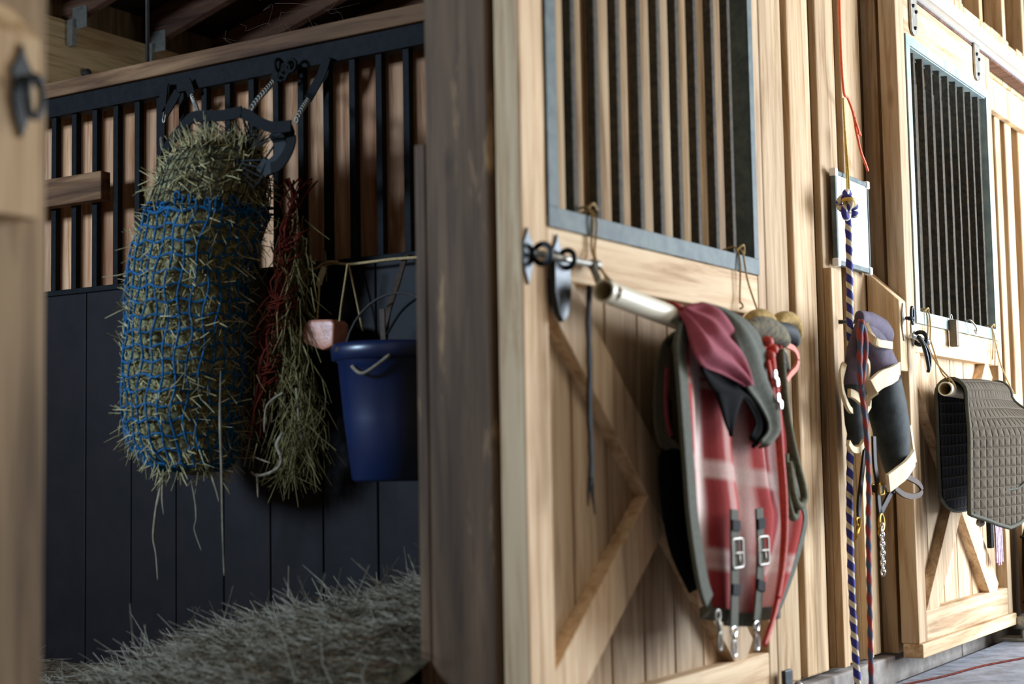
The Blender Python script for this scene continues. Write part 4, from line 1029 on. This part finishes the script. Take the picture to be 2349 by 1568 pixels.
# hanging straps, snaps and chain
def hang(strap, chain, pts_chain, wdir=(0, 1, 0)):
    P = smooth_path(strap, 5); s = MB().ribbon(P, 0.030, 0.004, wdir).build('hanging_strap', 'black_web', hn)
    cp = resample(pts_chain, max(4, int(sum((Vector(a)-Vector(b)).length for a, b in zip(pts_chain, pts_chain[1:]))/0.013)))
    m2 = MB()
    for i, p in enumerate(cp): torus(m2, p, 0.007, 0.0022, 'X' if i % 2 else 'Y', 0.75, 1.2, 8)
    m2.build('chain', 'dull_steel', s)
hang([(3.360,1.759,1.953),(3.360,1.770,1.874),(3.360,1.774,1.783)], None, [(3.300,1.713,1.762),(3.200,1.610,1.716),(3.100,1.506,1.674)])
hang([(3.360,1.704,1.918),(3.360,1.734,1.882),(3.360,1.759,1.856)], None, [(3.340,1.739,1.850),(3.340,1.743,1.833)])
hang([(3.370,1.678,1.950),(3.370,1.667,1.928),(3.370,1.657,1.903)], None, [(3.330,1.618,1.886),(3.250,1.527,1.832),(3.100,1.370,1.754)])
hang([(3.350,1.279,1.933),(3.350,1.299,1.914),(3.350,1.315,1.891)], None, [(3.320,1.292,1.878),(3.220,1.234,1.822),(3.150,1.198,1.781),(3.080,1.160,1.736)])
hang([(3.370,1.134,1.935),(3.370,1.154,1.890),(3.370,1.180,1.856),(3.370,1.206,1.824)], None, [(3.310,1.156,1.803),(3.200,1.086,1.745),(3.130,1.045,1.699)])
# knot of cord at the collar's rail
mb = MB()
for q in [(3.350,1.295,1.933),(3.350,1.271,1.916),(3.350,1.249,1.926),(3.350,1.282,1.903)]: torus(mb, q, 0.018, 0.005, random.choice('XY'), segs=12)
mb.build('tied_cord', 'black_web', hn)
# long hanging wisps under the net
mb = MB()
W = [[(3.050,1.459,0.769),(3.050,1.469,0.716),(3.050,1.482,0.669),(3.050,1.492,0.598),(3.050,1.482,0.551),(3.050,1.475,0.481)], [(3.050,1.454,0.763),(3.050,1.459,0.704),(3.050,1.453,0.657)], [(3.050,1.353,0.750),(3.050,1.337,0.692),(3.050,1.334,0.646),(3.050,1.340,0.617),(3.050,1.315,0.563)],
     [(3.000,1.198,1.033),(3.000,1.200,0.908),(3.000,1.196,0.794),(3.000,1.194,0.693),(3.000,1.192,0.603),(3.000,1.188,0.503)], [(3.050,1.279,0.761),(3.050,1.263,0.726),(3.050,1.252,0.692)]]
for k, p in enumerate(W):
    P = smooth_path(p, 6); n = len(P); mb.tube(P, [(0.0055, 0.004, 0.0035, 0.0050, 0.004)[k]*(1-0.7*i/n)*min(1, 0.15+4*i/n) for i in range(n)], 5)
mb.build('hanging_wisps', 'hay_grey', hn)

# second, torn red net with hay clinging
rn = thing('torn_hay_net', (3.25, 1.18, 0.70), 'torn red hay net with loose hay clinging beside the full hay net', 'hay net')
mb = MB()
for k in range(22):
    y0 = 1.12+random.gauss(0, 0.03); pts = [(3.22+random.gauss(0, .02), y0, 1.56)]
    z = 1.56
    while z > 0.88+0.12*random.random():
        z -= 0.07; f = (1.56-z)/0.7; pts.append((3.20+random.gauss(0, 0.02), 1.10+0.16*f+random.gauss(0, 0.014), z))
    mb.tube(smooth_path(pts, 3), 0.0025, 4)
for k in range(26):
    z = random.uniform(0.9, 1.45); f = (1.56-z)/0.7; c = 1.10+0.16*f
    mb.tube(smooth_path([(3.20+random.gauss(0, .02), c-0.05, z), (3.18, c, z-0.02+random.gauss(0, .01)), (3.20, c+0.05, z+random.gauss(0, .02))], 3), 0.0022, 4)
mb.build('red_mesh', 'net_red', rn)
mb = MB()
cl = [(1.45, 1.13, 0.03), (1.35, 1.145, 0.05), (1.22, 1.16, 0.05), (1.10, 1.165, 0.055), (1.0, 1.13, 0.07), (0.93, 1.12, 0.08), (0.86, 1.14, 0.07), (0.80, 1.18, 0.03)]
def gen_cl():
    f = random.random()**0.8*(len(cl)-1.001); k = int(f); t = f-k; a, b_ = cl[k], cl[k+1]
    z = a[0]+(b_[0]-a[0])*t; c = a[1]+(b_[1]-a[1])*t; w = a[2]+(b_[2]-a[2])*t
    return (3.24+random.gauss(0, w*0.35), c+random.gauss(0, w*0.5), z), (random.gauss(0, 0.4), random.gauss(0.1, 0.35), -1), random.uniform(0.05, 0.14)
strands(mb, 620, gen_cl, 0.0013)
def gen_c2():
    z = random.uniform(0.84, 1.5); f = (1.56-z)/0.7
    return (3.21+random.gauss(0, .02), 1.10+0.16*f+random.gauss(0, .035), z), (random.gauss(0, .3), random.gauss(0, .3), -1), random.uniform(0.03, 0.09)
strands(mb, 160, gen_c2, 0.0012)
hh = mb.build('clinging_hay', 'hay_dim', rn); hh['kind'] = 'stuff'
mb = MB()
for p, r in (([(3.200,1.158,0.874),(3.200,1.180,0.840),(3.200,1.166,0.804),(3.200,1.174,0.781),(3.200,1.208,0.764),(3.200,1.252,0.758),(3.200,1.274,0.768)], 0.007), ([(3.200,1.252,0.764),(3.200,1.249,0.699)], 0.004), ([(3.200,1.260,0.960),(3.200,1.273,0.877),(3.200,1.299,0.783)], 0.004), ([(3.200,1.111,0.990),(3.200,1.103,0.908),(3.200,1.094,0.849)], 0.004), ([(3.150,1.114,0.977),(3.150,1.172,0.944),(3.150,1.182,0.874)], 0.0035), ([(3.200,1.275,0.812),(3.200,1.205,0.791)], 0.003)):
    P = smooth_path(p, 6); mb.tube(P, [r*(1-0.5*i/len(P)) for i in range(len(P))], 5)
mb.build('thick_stalks', 'hay_grey', rn)

# ---------------------------------------------------------------- hanging line, salt block, bucket
lt = thing('ledge_twine', (3.36, 1.05, 1.335), 'tan twine tied along the top of the kick planks', 'twine')
mb = MB(); mb.tube(smooth_path([(3.350,1.267,1.346),(3.350,1.203,1.331),(3.350,1.140,1.337),(3.350,1.101,1.343),(3.350,1.047,1.335),(3.350,0.972,1.335),(3.350,0.897,1.336),(3.350,0.803,1.333),(3.350,0.753,1.331)], 5), 0.004, 6)
mb.tube(smooth_path([(3.340,1.156,1.331),(3.340,1.124,1.345),(3.340,1.078,1.344)], 5), 0.004, 6); mb.build('line', 'twine', lt)
MB().ribbon(smooth_path([(3.310,1.100,1.328),(3.310,1.111,1.307),(3.310,1.120,1.286),(3.310,1.117,1.277)], 5), [0.016]*15+[0.012], 0.006, (0, 1, 0.2)).build('strap_clip', 'cream_band', lt)
sb = thing('salt_block', (3.30, 1.09, 1.09), 'pink salt lick hanging on a twine loop in the open stall', 'salt lick')
c = Vector((3.30, 1.09, 1.14)); mb = MB()
mb.prism([(1.150, 1.118), (1.075, 1.092), (1.038, 1.103), (1.032, 1.165), (1.045, 1.178), (1.125, 1.182), (1.145, 1.165)], 'X', 3.265, 3.335, 0.6)
mb.build('block', 'salt_pink', sb, 0.014, sub=2)
mb = MB(); mb.tube(smooth_path([(3.300,1.111,1.276),(3.300,1.116,1.222),(3.300,1.121,1.168)], 5), 0.0028, 6); mb.tube(smooth_path([(3.300,1.012,1.327),(3.300,1.025,1.263),(3.300,1.035,1.216),(3.300,1.043,1.163)], 5), 0.0028, 6); mb.tube(smooth_path([(3.280,1.040,1.096),(3.280,1.036,1.078),(3.280,1.033,1.058)], 5), 0.0028, 6)
mb.build('loop', 'twine', sb)

bk = thing('bucket', (3.235, 0.80, 0.735), 'blue plastic bucket hanging by a strap in the open stall', 'bucket')
cy = 0.815; cx = 3.235
def ell(z, t): return z
prof = [(0.0, 0.738), (0.100, 0.738), (0.108, 0.745), (0.128, 0.90), (0.142, 1.045), (0.146, 1.048), (0.146, 1.060)]
MB().lathe((cx, cy, 0), prof+[(0.138, 1.060), (0.136, 1.04), (0.102, 0.75), (0.0, 0.748)], 56).build('body', 'bucket_blue', bk)
MB().lathe((cx, cy, 0), [(0.144, 1.048), (0.158, 1.052), (0.160, 1.078), (0.155, 1.092), (0.148, 1.094), (0.142, 1.088), (0.142, 1.048), (0.144, 1.048)], 56).build('rim', 'bucket_blue', bk)
mb = MB(); mb.tube([(cx+0.15*math.cos(a), cy+0.15*math.sin(a), 1.075+0.0*a) for a in (2.6, 2.75)], 0.012, 8)
# bail handle from ear to ear, raised and leaning to the wall
pts = []
for i in range(17):
    a = PI*i/16; pts.append((cx+0.02*math.sin(a)+0.00, cy+0.158*math.cos(a), 1.075+0.155*math.sin(a)))
mb.tube(pts, 0.0035, 6); mb.build('bail', 'wire_grey', bk)
mb = MB(); mb.tube(smooth_path([(cx-0.145, cy+0.02, 1.03), (cx-0.16, cy-0.03, 1.01), (cx-0.13, cy-0.09, 1.055)], 6), 0.0045, 6)
mb.build('hay_wisp', 'hay_grey', bk)
o = MB().ribbon(smooth_path([(3.395, 0.865, 1.343), (3.37, 0.868, 1.340), (3.33, 0.868, 1.26), (3.28, 0.862, 1.18), (3.257, 0.858, 1.10), (3.25, 0.858, 1.19)], 6), 0.016, 0.005, (0, 1, 0)).build('bucket_strap', 'tan_leather'); tag(o, 'brown strap from the kick planks down to the blue bucket', 'strap')
o = MB().tube(smooth_path([(3.385, 0.70, 1.30), (3.33, 0.735, 1.25), (3.27, 0.80, 1.19), (3.25, 0.845, 1.12)], 6), 0.0035, 6).build('dark_cord', 'black_web'); tag(o, 'dark cord slanting down to the bucket from the right', 'cord')
o = MB().tube(smooth_path([(3.360,1.055,1.336),(3.360,1.038,1.269),(3.360,1.023,1.208),(3.360,1.009,1.147)], 6), 0.0028, 6).build('loose_twine', 'twine'); tag(o, 'thin brown twine slanting behind the salt lick towards the bucket', 'twine')

# overhead bits
o = MB().tube([(3.395, 1.868, 2.04), (3.396, 1.872, 2.5), (3.40, 1.88, 3.2)], 0.006, 8).build('hanging_rod', 'wire_grey'); tag(o, 'thin dark rod rising from the partition to the roof', 'rod')
o = MB(); o.lathe((4.80, 3.70, 2.577), [(0, -0.03), (0.02, -0.025), (0.022, -0.005), (0.014, 0.0)], 14, axis='Y'); o = o.build('bolt_knob', 'wire_grey'); tag(o, 'dark round bolt in the tan header board', 'bolt')
mb = MB(); random.seed(21)
for k in range(26):
    a = Vector(random.choice([(3.950,1.812,2.307),(4.250,1.947,2.435),(3.750,1.477,2.173),(4.050,1.665,2.351),(3.950,1.851,2.359),(3.550,0.950,2.087)])); p = [a+Vector((random.gauss(0, .08), random.gauss(0, .10), random.gauss(0, .05)))]
    for i in range(4): p.append(p[-1]+Vector((random.gauss(0, .03), random.gauss(0, .05), random.gauss(-0.01, .03))))
    mb.tube(smooth_path(p, 3), 0.0006, 3)
o = mb.build('cobweb', 'cobweb'); tag(o, 'dusty cobweb strands among the rafters above the partition', 'cobweb', kind='stuff')
